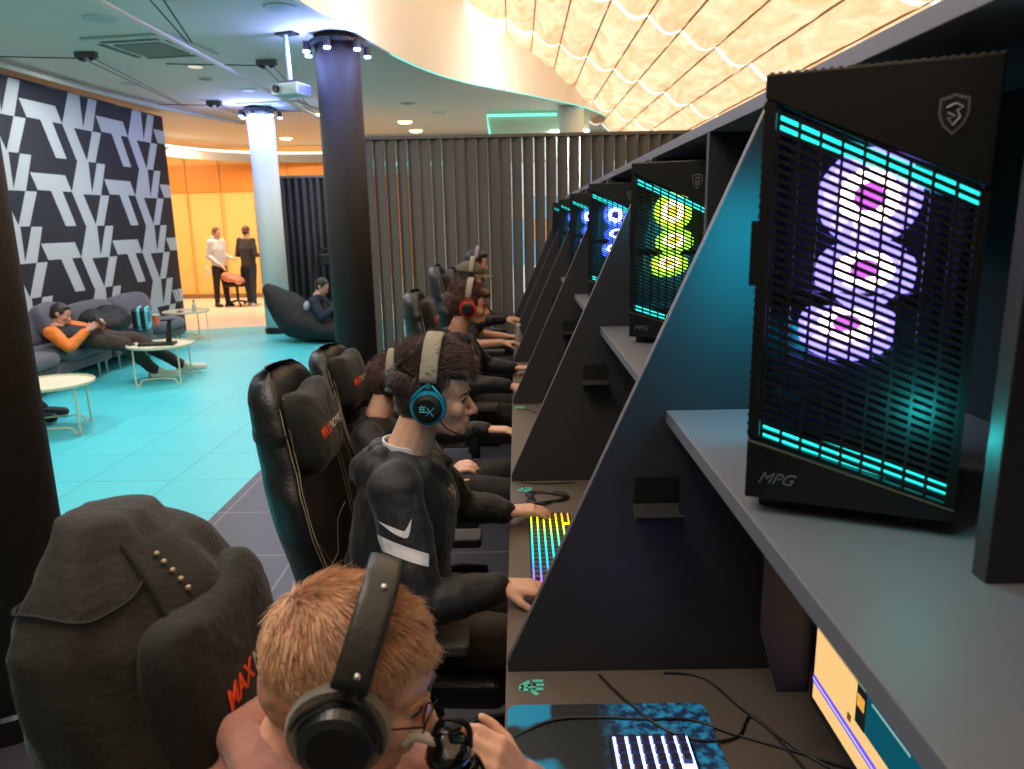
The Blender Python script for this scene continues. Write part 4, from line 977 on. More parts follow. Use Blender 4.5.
def eyes(M, parent, open_=1):
    s = M.to_scale()[0]
    for sg in (-1, 1):
        bm = B(); bi = B(); bl = B()
        ell(bm, M @ V((.0745, sg*.031, -.004)), (.0105*s,)*3, sub=3)
        d = (M.to_3x3() @ V((1, sg*.15, -.12))).normalized(); c = M @ V((.0745, sg*.031, -.004)); ell(bi, c+d*.0072*s, (.0050*s,)*3, sub=2)
        tube(bl, smoothpath([M @ V((.0825, sg*.019, -.004)), M @ V((.0890, sg*.027, .0025)), M @ V((.0880, sg*.036, .002)), M @ V((.0805, sg*.043, -.003))], 4), .0014*s, 5)
        e = obj('eye', bm, mat('eye_white', '#c9c2bc', .2), parent, smooth=True); obj('iris', bi, mat('iris_dark', '#221a14', .2), e, smooth=True); obj('eyelash', bl, mat('lash', '#1d1410', .7), e)
def brows(M, parent, m):
    for sg in (-1, 1):
        bm = B(); tube(bm, smoothpath([M @ V((.0935, sg*.012, .0125)), M @ V((.0925, sg*.026, .0175)), M @ V((.0835, sg*.040, .0165)), M @ V((.074, sg*.049, .010))], 4), [.002, .0028, .003, .003, .0032, .003, .003, .0028, .0026, .0024, .002, .0018, .0012][:13], 6); obj('eyebrow', bm, m, parent)
def strands(name, m, parent, M, count, length, comb, keep, rad=.0008, curl=0, lift=.4, seed=1, c=(-.014, 0, .03), r=(.101, .079, .091), seg=4, clump=0):
    rnd = random.Random(seed); verts = []; faces = []; s = M.to_scale()[0]; n_ = 0; tries = 0
    R3 = M.to_3x3()
    while n_ < count and tries < count*20:
        tries += 1
        z = rnd.uniform(-1, 1); a = rnd.uniform(-PI, PI); q = math.sqrt(1-z*z); d = V((q*math.cos(a), q*math.sin(a), z))
        kp = keep(d)
        if kp <= 0 or rnd.random() > kp: continue
        p = V(c) + V((d.x*r[0], d.y*r[1], d.z*r[2])); nn = V((d.x/r[0], d.y/r[1], d.z/r[2])).normalized()
        cb = V(comb(d, p)); cb = cb - nn*cb.dot(nn)
        if cb.length > 1e-5: cb.normalize()
        if clump: cl = V((noise.noise(p*38), noise.noise(p*38+V((9, 2, 5))), noise.noise(p*38+V((3, 8, 1)))))*clump; cb = (cb+cl)
        l = length(d)*rnd.uniform(.75, 1.2)*s; dr = (nn*lift + cb + V((rnd.uniform(-1, 1), rnd.uniform(-1, 1), rnd.uniform(-1, 1)))*.16).normalized()
        p = p - nn*.003; base = len(verts); cur = M @ p; d3 = (R3 @ dr).normalized(); n3 = (R3 @ nn).normalized(); c3 = (R3 @ cb)
        ph = rnd.uniform(0, 6.28)
        for k_ in range(seg+1):
            f = k_/seg; x, y = frame(d3); rr = rad*s*(1-.75*f)
            for j in range(3): t_ = 2*PI*j/3; verts.append(cur + (x*math.cos(t_)+y*math.sin(t_))*rr)
            cur = cur + d3*(l/seg)
            side = n3.cross(d3)
            d3 = (d3 + c3*.28 - n3*(.12) + (n3*math.sin(ph+f*7)+side*math.cos(ph+f*7))*curl).normalized()
            # keep outside the scalp
            li = M.inverted() @ cur; e = V(((li.x-c[0])/r[0], (li.y-c[1])/r[1], (li.z-c[2])/r[2]))
            if e.length < 1.02: cur = M @ (V(c) + V((e.x*r[0], e.y*r[1], e.z*r[2]))/max(e.length, .01)*1.03)
            if k_ < seg:
                b = base+k_*3
                for j in range(3): faces.append((b+j, b+(j+1) % 3, b+3+(j+1) % 3, b+3+j))
        n_ += 1
    me = bpy.data.meshes.new(name); me.from_pydata(verts, [], faces); me.materials.append(m)
    for p_ in me.polygons: p_.use_smooth = True
    o = bpy.data.objects.new(name, me); col.objects.link(o); o.parent = parent; o['kind'] = 'stuff'
    return o
def hair_keep(d):
    if d.x > .55 and d.z < .42: return 0
    if d.x > .25 and d.z < .05: return 0
    if d.z < -.25 and d.x > -.2: return 0
    if d.z < -.62: return 0
    return 1
def hairmat(name, c, rough=.5, var=.25): return mat(name, c, rough, var=var, vscale=55, sheen=.2)
def scalp(M, m, parent, thick=1.0, name='scalp_hair', prims=None):
    s = M.to_scale()[0]; Rm = M.to_3x3().normalized()
    P = [el(M @ V((-.018, 0, .036)), tuple(a*s*thick for a in (.0965, .079, .089)), Rm), el(M @ V((-.045, 0, -.01)), tuple(a*s*thick for a in (.066, .070, .07)), Rm)]
    for q in (prims or []): P.append(el(M @ V(q[0]), tuple(a*s for a in q[1]), Rm))
    return blob(name, P, m, parent, .005, 2, .006, .02)
def spine(pts, r0s, yaw=0):
    """ellipsoids strung on a path: radii (x,y,z)"""
    P = []; pts = [V(p) for p in pts]; n = 7
    Rz = Matrix.Rotation(R(yaw), 3, 'Z')
    for i in range(len(pts)-1):
        for k_ in range(n):
            t_ = k_/n; c = pts[i].lerp(pts[i+1], t_); r = tuple(a+(b-a)*t_ for a, b in zip(r0s[i], r0s[i+1])); P.append(el(c, r, Rz))
    P.append(el(pts[-1], r0s[-1], Rz)); return P
def limb(pts, rs): return [cap(a, b, r0, r1) for a, b, r0, r1 in zip(pts, pts[1:], rs, rs[1:])]
def headset(name_label, M, mc, mring, mband, mslider=None, mic=True, cup=.043, micfoam=True, logo=None, oval=1.0, mpad=None, bandw=.036, snaps=False, bandtop=.142, pad=1.0):
    t = thing('headset', name_label, 'headset', (0, 0, 0)); s = M.to_scale()[0]
    def P(*a): return M @ V(a)
    up = M.to_3x3() @ V((1, 0, 0))
    arc = []
    for k_ in range(25):
        a = R(14+152*k_/24); arc.append(P(-.004, .100*math.cos(a), .018+(bandtop-.018)*math.sin(a)))
    bm = B(); tube(bm, arc, .1, 12, flat=(up, bandw*s, .015*s)); hb = obj('headband', bm, mband, t, smooth=True)
    for sg in (-1, 1):
        cy = sg*.096
        bm = B(); Mc = M @ Matrix.Translation((0, cy, -.012)) @ Matrix.Rotation(R(-90*sg), 4, 'X') @ Matrix.Diagonal((1, oval, 1, 1))
        lathe(bm, [(0, .024), (cup*.62, .024), (cup*.82, .020), (cup*.93, .010), (cup*.95, -.004), (0, -.004)], n=40, M=Mc); ec = obj('ear_cup', bm, mc, t)
        bm = B(); lathe(bm, [(cup*.60, -.005), (cup*1.03*pad, -.003), (cup*1.09*pad, -.012), (cup*1.03*pad, -.024), (cup*.6, -.026)], n=40, M=Mc); obj('ear_cushion', bm, mpad or mc, ec)
        if mring:
            bm = B()
            for k_ in range(40):
                pass
            lathe(bm, [(cup*.90, .013), (cup*1.04, .011), (cup*1.10, .003), (cup*1.06, -.003), (cup*.95, -.002)], n=40, M=Mc); obj('cup_frame', bm, mring, ec)
        bm = B()
        for sx in (-1, 1):
            tube(bm, smoothpath([P(sx*cup*1.06, cy+sg*.004, -.012), P(sx*cup*.95, cy+sg*.012, .012), P(sx*cup*.6, cy+sg*.010, .032*oval), P(sx*.007, sg*.099, .048*oval)], 5), .0028*s, 6)
        obj('yoke', bm, mslider or mring or mc, t)
        bm = B(); tube(bm, [P(-.003, sg*.101, .040*oval), P(-.003, sg*.0975, .070)], .1, 8, flat=(up, .012*s, .005*s)); obj('slider', bm, mslider or mc, t)
        if logo and sg == -1:
            bm = B(); k_ = cup*.5; z = -.012; yy = cy-.0252
            for a, b in (((-.9, .25), (-.3, .25)), ((-.9, .0), (-.2, .0)), ((-.6, .5), (-.75, -.2)), ((-.25, .5), (-.4, -.2)), ((.0, .3), (.8, -.7)), ((.9, .35), (.0, -.65)), ((-.9, -.35), (.2, -.25))):
                tube(bm, [P(a[0]*k_, yy, z+a[1]*k_), P(b[0]*k_, yy, z+b[1]*k_)], .0014*s, 5)
            obj('cup_logo', bm, logo, ec)
        if snaps:
            bm = B()
    if snaps:
        for a in (40, 150):
            q = P(bandw*.28, .100*math.cos(R(a))*1.09, .018+(bandtop-.018)*math.sin(R(a))+.008*math.sin(R(a)))
        for a in (112, 158):
            a = R(a); q = P(.0, -.108*abs(math.cos(a)), .018+(bandtop-.010)*math.sin(a)); bm = B(); ell(bm, q, (.0045,)*3, sub=2); obj('snap_button', bm, mat('snap_silver', '#d8d4cc', .25, metal=.8), hb)
    if mic:
        pts = smoothpath([P(.03, -.108, -.035), P(.055, -.108, -.062), P(.095, -.085, -.082), P(.118, -.052, -.080)], 6)
        bm = B(); tube(bm, pts, .0022*s, 6); mb = obj('microphone_boom', bm, M_blk, t)
        if micfoam: bm = B(); ell(bm, P(.122, -.045, -.078), (.012*s, .011*s, .013*s), sub=3); obj('microphone_foam', bm, mat('mic_foam', '#151515', .9, bump=.4, bscale=200), mb)
    return t
def skinm(name, c): return mat(name, c, .5, bump=.06, bscale=250, var=.06, vscale=30, sss=.12)

def seated(label, x, y, skin, top, trousers, H, head_s=1.0, lean=0, wristR=None, wristL=None, elbR=None, elbL=None, handR=None, handL=None, voxel=.006, sleeve=1.0, hood=True, s=1.0, hipx=None, name='person', fold=.018, knee_x=.12, tee=None, shz=None, ring=.062, hz=0, extra=()):
    """a person on a gaming chair facing +x; H is the head matrix"""
    t = thing(name, label, 'person', (0, 0, 0)); hc = H.translation
    hx = x if hipx is None else hipx
    pel = V((hx, y, .58)); neck = hc + H.to_3x3() @ V((-.035, 0, -.10)); nb = V((neck.x-.035, y*.5+neck.y*.5, hc.z - .158*s)); 
    sz = shz or nb.z-.035
    shR = V((nb.x-.012, y-.168*s, sz-.015)); shL = V((nb.x-.012, y+.168*s, sz-.015)); chest = V((nb.x-.01, y, sz-.12)); waist = (pel+chest)/2+V((-.015, 0, 0))
    eR = V(elbR); eL = V(elbL); wR = V(wristR); wL = V(wristL)
    hR, hL = V((hx, y-.09, .57)), V((hx, y+.09, .57)); kR, kL = V((knee_x, y-.13, .56)), V((knee_x, y+.15, .56)); aR, aL = V((knee_x+.02, y-.13, .09)), V((knee_x-.03, y+.15, .09))
    P = head_prims(H) + [cap(hc + H.to_3x3() @ V((-.03, 0, -.05)), nb, .055*s, .062*s), cap(nb, nb+V((-.01, 0, -.05)), .064*s, .07*s)]
    P += spine([nb+V((0, 0, -.06)), chest, waist, pel], [(.05, .080*s, .05), (.085, .125*s, .085), (.085, .12*s, .08), (.09, .13*s, .08)])
    for sh, e, w_, hd in ((shR, eR, wR, handR), (shL, eL, wL, handL)):
        P += limb([sh, e], [.042, .036]) + limb([e, w_], [.038*s, .026*s]); P += hd
    for hp, kn, an in ((hR, kR, aR), (hL, kL, aL)): P += limb([hp, kn, an], [.065, .05, .035]) + [cap(an, an+V((.13, 0, -.045)), .035, .028)]
    obj_b = blob('body', P, skin, t, voxel, 2)
    # top garment
    v2 = max(voxel*1.3, .006)
    Q = spine([nb+V((-.005, 0, -.045)), V((nb.x-.01, y, sz-.02)), chest, waist, pel+V((0, 0, .02))], [(.085*s, .11*s, .045), (.11*s, .18*s, .06), (.145*s, .20*s, .10), (.15*s, .19*s, .10), (.16*s, .20*s, .09)])
    for sh, e, w_ in ((shR, eR, wR), (shL, eL, wL)):
        we = e.lerp(w_, .93*sleeve)
        Q += [el(sh, (.074*s,)*3), cap(nb+V((0, 0, -.05)), sh, .062*s, .070*s)] + limb([sh, sh.lerp(e, .5), e, e.lerp(we, .5), we], [.073*s, .068*s, .060*s, .054*s, .041*s]) if sleeve > .5 else [el(sh, (.075*s,)*3)] + limb([sh, sh.lerp(e, .75)], [.07*s, .062*s])
    if hood:
        for k_ in range(12):
            a = R(40+280*k_/11); Q.append(el(nb + V((-.012+ring*1.15*math.cos(a), ring*1.25*math.sin(a), hz-.012+(-.02 if abs(math.cos(a)) < .5 else .0) + .02*(-math.cos(a)))), (.030*s, .030*s, .026*s)))
        for k_ in range(7):
            a = R(120+120*k_/6); Q.append(el(nb + V((-.035+.09*math.cos(a), .085*math.sin(a), -.05)), (.045, .045, .05)))
    Q += list(extra)
    tp = blob('hoodie' if hood else 'shirt', Q, top, t, v2, 3, fold, .08)
    Q = [el(pel+V((-.02, 0, -.02)), (.15*s, .185*s, .10))]
    for hp, kn, an in ((hR, kR, aR), (hL, kL, aL)): Q += limb([hp, kn, an+V((0, 0, .03))], [.095*s, .07*s, .052*s])
    blob('trousers', Q, trousers, t, .01, 3, .02, .09)
    for an in (aR, aL):
        blob('shoe', [cap(an+V((-.02, 0, -.045)), an+V((.15, 0, -.055)), .045, .036)], mat('shoe_black', '#1a1a1c', .6), t, .01, 2)
    if tee:
        bm = B(); pts = []
        for k_ in range(24):
            a = 2*PI*k_/24; pts.append(nb + V((-.008+.060*math.cos(a), .062*math.sin(a), .012-.012*math.cos(a))))
        tube(bm, pts, .1, 8, closed=True, flat=((0, 0, 1), .03, .006)); obj('tee_collar', bm, tee, t)
    return t, tp, dict(nb=nb, shR=shR, shL=shL, chest=chest)

# ---- ginger player, nearest
SK_pale = skinm('skin_pale', '#ecb79e'); SK = skinm('skin_light', '#dcab92'); SK_far = skinm('skin_far', '#cf9c80')
M_pink = mat('pink_hoodie', '#a8776c', .9, bump=.5, bscale=60, sheen=.3); M_bk = mat('black_sportswear', '#15161a', .62, bump=.15, bscale=160, sheen=.15)
M_trs = mat('black_trousers', '#1b1a1b', .8); M_brt = mat('brown_trousers', '#3a302a', .8)
H1 = head_M((-.222, .845, 1.130), 20, 4, 0, 1.05)
hR1 = hand((-.12, .745, .90), (.30, .35, .40), (-.55, -.75, .1), 1, .9)
hL1 = hand((-.005, .865, .945), (-.42, -.30, .72), (.70, -.50, .40), 1, [1.1, 1.1, 1.1, 1.1], s=.92)
p1, top1, J1 = seated('boy with short ginger hair, glasses and pink hoodie drinking from a bottle', -.33, .86, SK_pale, M_pink, M_trs, H1, wristR=(-.12, .745, .90), wristL=(-.005, .865, .945), elbR=(-.22, .64, .74), elbL=(.0, 1.0, .72), handR=hR1, handL=hL1, voxel=.0042, ring=.074, hz=.03, fold=.022, extra=limb([V(p) for p in ((-.235, .80, .97), (-.275, .765, 1.020), (-.330, .772, 1.045), (-.375, .84, 1.050), (-.335, .925, 1.040), (-.27, .930, 1.01))], [.026, .030, .030, .032, .030, .028]) + limb([V(p) for p in ((-.30, .735, .965), (-.37, .75, .985), (-.41, .84, 1.0), (-.385, .93, .985))], [.042, .036, .036, .036]))
gm = hairmat('ginger_hair', '#cc966f', .6)
eyes(H1, p1); brows(H1, p1, gm)
scalp(H1, hairmat('ginger_hair_under', '#b07a55', .7), p1, 1.0)
def comb1(d, p):   # whorl at the crown, combed forward and down
    w_ = V((p.x+.055, p.y, 0)); sw = V((-w_.y, w_.x, 0))*6
    return V((.9, 0, -.1)) + V((0, p.y*3, -abs(p.y)*14)) + (V((p.x+.06, p.y, -.02))*9 if p.x < .02 else V()) + sw*.6
strands('hair', gm, p1, H1, 9000, lambda d: .030 if d.z > .35 else .016, comb1, hair_keep, .00075, .05, .42, 3, clump=.45)
strands('hair_tips', hairmat('ginger_hair_light', '#e8c2a2', .6), p1, H1, 4000, lambda d: .036 if d.z > .35 else .016, comb1, hair_keep, .0007, .06, .5, 5, clump=.5)
M_gry = mat('grey_velour_pad', '#7b776e', .9, sheen=.4, bump=.4, bscale=300)
headset('large black over ear headset with grey pads worn by the ginger boy', H1, mat('cup_satin_black', '#1b1c1e', .35), None, mat('headband_leather', '#2a2b2a', .4, bump=.15, bscale=100), M_blk, mic=False, cup=.048, oval=1.0, mpad=M_gry, bandw=.042, snaps=True, bandtop=.150, pad=1.13)
# glasses
t = thing('glasses', 'thin dark framed glasses on the face of the ginger boy', 'glasses')
def Pg(*a): return H1 @ V(a)
for sg in (-1, 1):
    bm = B(); tube(bm, [Pg(.103-.006*abs(math.cos(R(k_*15))), sg*(.031)+.021*math.cos(R(k_*15)), -.008+.017*math.sin(R(k_*15))) for k_ in range(24)], .0011, 6, closed=True); rm_ = obj('rim', bm, M_blkm, t)
    bm = B(); tube(bm, [Pg(.097, sg*.052, -.004), Pg(.06, sg*.072, -.002), Pg(.0, sg*.082, -.004)], .0014, 6); obj('temple', bm, M_blkm, t)
    bm = B(); lathe(bm, [(0, -.0004), (.019, -.0004), (.019, .0004), (0, .0004)], n=24, M=H1 @ Matrix.Translation((.100, sg*.031, -.008)) @ Matrix.Rotation(R(90), 4, 'Y')); obj('lens', bm, mat('lens_glass', '#ffffff', .02, trans=1, alpha=.3), t)
bm = B(); tube(bm, [Pg(.104, -.011, -.003), Pg(.110, 0, .0), Pg(.104, .011, -.003)], .0011, 6); obj('bridge', bm, M_blkm, t)
# drinking bottle
Mb = basis((-.076, .800, .985), (1, 0, .30), (0, 1, 0)) 
t = thing('drinking_bottle', 'glossy black drinking bottle held at the mouth of the ginger boy', 'bottle')
bm = B(); lathe(bm, [(0, -.14), (.034, -.14), (.037, -.13), (.037, .02), (.034, .045), (.026, .055)], n=36, M=Mb); obj('bottle_body', bm, mat('bottle_black', '#0c0c0d', .12, coat=.6), t, smooth=True)
bm = B(); lathe(bm, [(0, .055), (.029, .055), (.030, .075), (.024, .085), (.012, .088), (.012, .098), (0, .10)], n=32, M=Mb); obj('bottle_cap', bm, mat('bottle_black', '', .12), t, smooth=True)
bm = B(); tube(bm, smoothpath([Mb @ V((-.01, 0, .09)), Mb @ V((-.03, .0, .105)), Mb @ V((-.05, 0, .10))], 5), .007, 10); obj('spout', bm, mat('spout_clear', '#c9c4bd', .15), t)
bm = B(); tube(bm, smoothpath([Mb @ V((.028, 0, .07)), Mb @ V((.034, 0, .10)), Mb @ V((.01, 0, .118)), Mb @ V((-.01, 0, .10))], 5), .004, 8); obj('carry_loop', bm, M_blkm, t)

# ---- player with the cyan headset
H2 = head_M((-.232, 1.95, 1.243), 5, -3, 0)
wR2, wL2 = (-.055, 1.735, .785), (-.045, 2.235, .785)
hR2 = hand(wR2, (1, .12, -.12), (.05, 0, 1), 1, .35); hL2 = hand(wL2, (1, .12, .02), (.05, 0, 1), -1, .55)
p2, top2, J2 = seated('young man with dark brown hair in a black sports hoodie with white sleeve stripe, typing', -.36, 1.95, SK, M_bk, M_brt, H2, wristR=wR2, wristL=wL2, elbR=(-.255, 1.665, .77), elbL=(-.20, 2.25, .80), handR=hR2, handL=hL2, voxel=.0042, tee=mat('white_tee', '#d9d8dc', .8), extra=limb([V(p) for p in ((-.215, 1.90, 1.035), (-.255, 1.872, 1.06), (-.315, 1.878, 1.075), (-.365, 1.95, 1.085), (-.315, 2.022, 1.075), (-.255, 2.028, 1.06), (-.215, 2.0, 1.035))], [.022, .026, .030, .034, .030, .026, .022]) + limb([V(p) for p in ((-.33, 1.84, 1.03), (-.40, 1.89, 1.05), (-.42, 1.95, 1.05), (-.40, 2.02, 1.05))], [.045, .045, .045, .045]))
dm = hairmat('dark_brown_hair', '#3a2a26', .45, .35)
eyes(H2, p2); brows(H2, p2, dm)
scalp(H2, hairmat('dark_brown_under', '#241a18', .6), p2, 1.0, prims=[((.01, 0, .085), (.075, .062, .045)), ((.055, 0, .075), (.042, .055, .036)), ((-.06, 0, .06), (.06, .06, .055))])
def comb2(d, p): return V((1.0, 0, .1)) if d.z > .3 else V((-.2, 0, -1))
strands('hair', dm, p2, H2, 9000, lambda d: .052 if d.z > .25 else .014, comb2, hair_keep, .0009, .32, .75, 11, c=(-.010, 0, .042), r=(.106, .081, .096), seg=6, clump=.9)
strands('hair_tips', hairmat('brown_hair_light', '#6d5048', .45), p2, H2, 3500, lambda d: .056 if d.z > .25 else .012, comb2, hair_keep, .0009, .35, .8, 12, c=(-.010, 0, .044), r=(.107, .081, .097), seg=6, clump=1.0)
M_cyf = mat('cyan_metal_frame', '#1fa6c9', .3, metal=.5); M_bge = mat('beige_headband', '#8d8676', .7)
headset('headset with cyan metal frame and black cups worn by the young man typing', H2, M_blk, M_cyf, M_bge, M_cyf, logo=mat('logo_cyan', '#2fa8c4', .4), bandtop=.166, bandw=.046)
# sleeve marks: swoosh and wide stripe, shrink wrapped on the sleeve
def decal(name, polys, origin, ax, ay, proj, m, target, parent, n=14, off=.0015):
    bm = B()
    for A_, B_ in polys:   # two edge curves
        ca = smoothpath([(a, b, 0) for a, b in A_], 6); cb = smoothpath([(a, b, 0) for a, b in B_], 6)
        rows = []
        for j in range(6):
            rows.append([bm.verts.new(V(origin)+V(ax)*(p.lerp(q, j/5)).x+V(ay)*(p.lerp(q, j/5)).y) for p, q in zip(ca, cb)])
        for j in range(5):
            for i in range(len(ca)-1): bm.faces.new((rows[j][i], rows[j][i+1], rows[j+1][i+1], rows[j+1][i]))
    from mathutils.bvhtree import BVHTree
    dg = bpy.context.evaluated_depsgraph_get(); bvh = BVHTree.FromObject(target, dg); d = -V(proj).normalized()
    for v in bm.verts:
        h = bvh.ray_cast(v.co - d*.12, d, .4)
        if h[0] is not None: v.co = h[0] - d*off
    return obj(name, bm, m, parent)
M_wm = mat('white_print', '#d4d2d6', .6)
sh, e = J2['shR'], V((-.255, 1.665, .77)); ax = (e-sh).normalized(); nr = V((-.0, -1, .28)); nr = (nr-ax*nr.dot(ax)).normalized(); ay = nr.cross(ax)
if ay.x < 0: ay = -ay
o_ = sh + ax*.13 + nr*.07
decal('sleeve_stripe', [([(-.030, -.062), (-.004, -.025), (.022, .014), (.048, .055)], [(.008, -.066), (.030, -.030), (.054, .008), (.078, .048)])], o_, ax, ay, nr, M_wm, top2, top2)
decal('swoosh_mark', [([(-.062, -.052), (-.042, -.024), (-.022, .006), (-.022, .016), (-.046, .036)], [(-.062, -.052), (-.030, -.024), (-.010, -.002), (-.004, .018), (-.046, .036)])], o_, ax, ay, nr, M_wm, top2, top2)
bm = B(); 
for a, b in (((0, 0), (.02, -.03)), ((.0, -.03), (.02, 0)), ((.025, -.005), (.045, -.04)), ((.02, -.045), (.045, -.012))): tube(bm, [V((-.185, 1.905+a[0], 1.0+a[1])), V((-.185, 1.905+b[0], 1.0+b[1]))], .003, 5)
o = obj('chest_print', bm, mat('beige_print', '#b8ae98', .7), top2); sw = o.modifiers.new('w', 'SHRINKWRAP'); sw.target = top2; sw.offset = .002
bm = B(); tube(bm, [(-.20, 1.95, 1.03), (-.19, 1.95, .9), (-.185, 1.95, .75)], .0025, 5); o = obj('zip', bm, M_blkm, top2); sw = o.modifiers.new('w', 'SHRINKWRAP'); sw.target = top2; sw.offset = .002

# ---- small player behind
H3 = head_M((-.552, 3.15, 1.025), 3, 0, 0, .93)
w3 = (-.30, 2.80, .70); p3, top3, J3 = seated('small player in black hoodie leaning back behind the young man with cyan headset', -.52, 3.10, SK, M_bk, M_trs, H3, wristR=w3, wristL=(-.15, 3.36, .74), elbR=(-.50, 2.82, .70), elbL=(-.40, 3.38, .72), handR=hand(w3, (.4, -.1, .35), (-.4, -.3, 1), 1, .9), handL=hand((-.15, 3.36, .74), (1, -.1, 0), (0, 0, 1), -1, .5), voxel=.007, s=.92, fold=.016)
eyes(H3, p3); m3 = hairmat('auburn_hair', '#5a3428', .5); brows(H3, p3, m3); scalp(H3, m3, p3, 1.02); strands('hair', m3, p3, H3, 4500, lambda d: .026, comb1, hair_keep, .0011, .15, .6, 21, r=(.106, .085, .098), c=(-.018, 0, .034), clump=.6)
headset('black headset with beige headband worn by the small player behind', H3, M_blk, None, M_bge, M_blk, mic=False, logo=mat('logo_grey', '#8d8f94', .4), bandtop=.150)
# leg stripe of the small player
# ---- bearded player with red headset
H4 = head_M((-.285, 4.38, 1.215), 6, -4, 0, 1.02)
wR4, wL4 = (-.06, 4.10, .785), (-.03, 4.62, .785)
p4, top4, J4 = seated('bearded young man with big reddish brown hair and black hoodie behind', -.40, 4.38, SK_far, M_bk, M_trs, H4, wristR=wR4, wristL=wL4, elbR=(-.28, 4.08, .80), elbL=(-.22, 4.66, .80), handR=hand(wR4, (1, .1, -.1), (0, 0, 1), 1, .4), handL=hand(wL4, (1, -.1, 0), (0, 0, 1), -1, .4), voxel=.008)
m4_ = hairmat('reddish_brown_hair', '#5b352b', .5, .35); eyes(H4, p4); brows(H4, p4, m4_)
scalp(H4, m4_, p4, 1.05, prims=[((-.06, 0, .04), (.08, .084, .075)), ((.04, 0, .082), (.06, .06, .035)), ((.085, 0, .075), (.03, .045, .025)), ((-.09, 0, .0), (.06, .075, .07))])
strands('hair', m4_, p4, H4, 4000, lambda d: .035, comb2, hair_keep, .0014, .4, 1.0, 31, r=(.122, .090, .092), c=(-.025, 0, .040), clump=1.2)
blob('beard', [el(H4 @ V((.068, 0, -.092)), (.026, .034, .018)), el(H4 @ V((.045, 0, -.085)), (.04, .046, .02)), el(H4 @ V((.095, 0, -.0535)), (.006, .02, .004)), el(H4 @ V((.02, 0, -.07)), (.03, .054, .03))], mat('beard_brown', '#6b4838', .8), p4, .005, 2)
headset('headset with bright red yoke and black cups worn by the bearded player', H4, M_blk, mat('red_frame', '#e0301c', .4), M_bge, mat('red_frame', '', .4), mic=False, bandtop=.155)
bm = B(); tube(bm, smoothpath([(-.235, 4.26, 1.02), (-.20, 4.25, .92), (-.17, 4.26, .86)], 5), .006, 6); ell(bm, (-.17, 4.25, .86), (.02, .01, .03), sub=2); ell(bm, (-.165, 4.27, .90), (.018, .01, .02), sub=2); o = obj('chain_print', bm, mat('beige_print', '', .7), top4); sw = o.modifiers.new('w', 'SHRINKWRAP'); sw.target = top4; sw.offset = .003
# ---- player with olive cap
H5 = head_M((-.35, 5.60, 1.285), 8, 0, 0)
wR5, wL5 = (-.12, 5.36, .83), (-.10, 5.84, .80)
p5, top5, J5 = seated('player in an olive cap and dark t-shirt with bare forearms', -.44, 5.60, SK_far, mat('dark_tee', '#23252b', .8), M_trs, H5, wristR=wR5, wristL=wL5, elbR=(-.32, 5.32, .82), elbL=(-.30, 5.88, .82), handR=hand(wR5, (1, .1, 0), (0, 0, 1), 1, .6), handL=hand(wL5, (1, -.1, 0), (0, 0, 1), -1, .5), voxel=.009, sleeve=.3, hood=False)
scalp(H5, dm, p5, .98); eyes(H5, p5)
t = thing('baseball_cap', 'olive baseball cap worn by the player in the dark t-shirt', 'cap'); M_ol = mat('olive_cloth', '#5c5640', .8)
bm = B()
def cp(u, v): a = 2*PI*u; b = PI/2*v; return H5 @ V((-.012+.108*math.cos(a)*math.cos(b), .086*math.sin(a)*math.cos(b), .045+.085*math.sin(b)))
grid(bm, cp, 32, 12, closed_u=True); o = obj('crown', bm, M_ol, t, smooth=True); so = o.modifiers.new('s', 'SOLIDIFY'); so.thickness = .003
bm = B(); grid(bm, lambda u, v: H5 @ V((.075+.10*v*math.cos((u-.5)*2.2), .075*math.sin((u-.5)*2.6), .045-.012*v-.018*((u-.5)*2)**2)), 14, 6); o = obj('brim', bm, M_ol, t, smooth=True); so = o.modifiers.new('s', 'SOLIDIFY'); so.thickness = .003
headset('black headset worn over the olive cap', H5, M_blk, None, M_bge, M_blk, mic=False, bandtop=.158)
# ---- farthest player
H6 = head_M((-.375, 6.80, 1.33), 8, 0, 0)
wR6, wL6 = (-.12, 6.56, .84), (-.11, 7.0, .80)
p6, top6, J6 = seated('farthest player with dark hair and black long sleeves by the slats', -.45, 6.80, SK_far, M_bk, M_trs, H6, wristR=wR6, wristL=wL6, elbR=(-.32, 6.52, .84), elbL=(-.30, 7.04, .82), handR=hand(wR6, (1, .15, 0), (0, 0, 1), 1, .6), handL=hand(wL6, (1, -.1, 0), (0, 0, 1), -1, .5), voxel=.01)
scalp(H6, hairmat('near_black_hair', '#1f1614', .5), p6, 1.04, prims=[((.05, 0, .085), (.05, .06, .03))]); eyes(H6, p6)
headset('grey headset worn by the farthest player', H6, M_blk, None, mat('grey_lilac_band', '#7d7a88', .6), M_blk, mic=False, bandtop=.15)
t = thing('clear_bottle', 'small clear bottle on the worktop by the hands of the farthest players', 'bottle', (.0, 5.62, .7405))
bm = B(); lathe(bm, [(0, 0), (.03, 0), (.032, .01), (.032, .10), (.013, .15), (.013, .17), (0, .17)], n=20); obj('body', bm, mat('clear_grey', '#b8b4ae', .15, trans=.5), t, smooth=True)
bm = B(); lathe(bm, [(0, .1705), (.016, .1705), (.016, .19), (0, .19)], n=16); obj('cap', bm, M_wl, t)

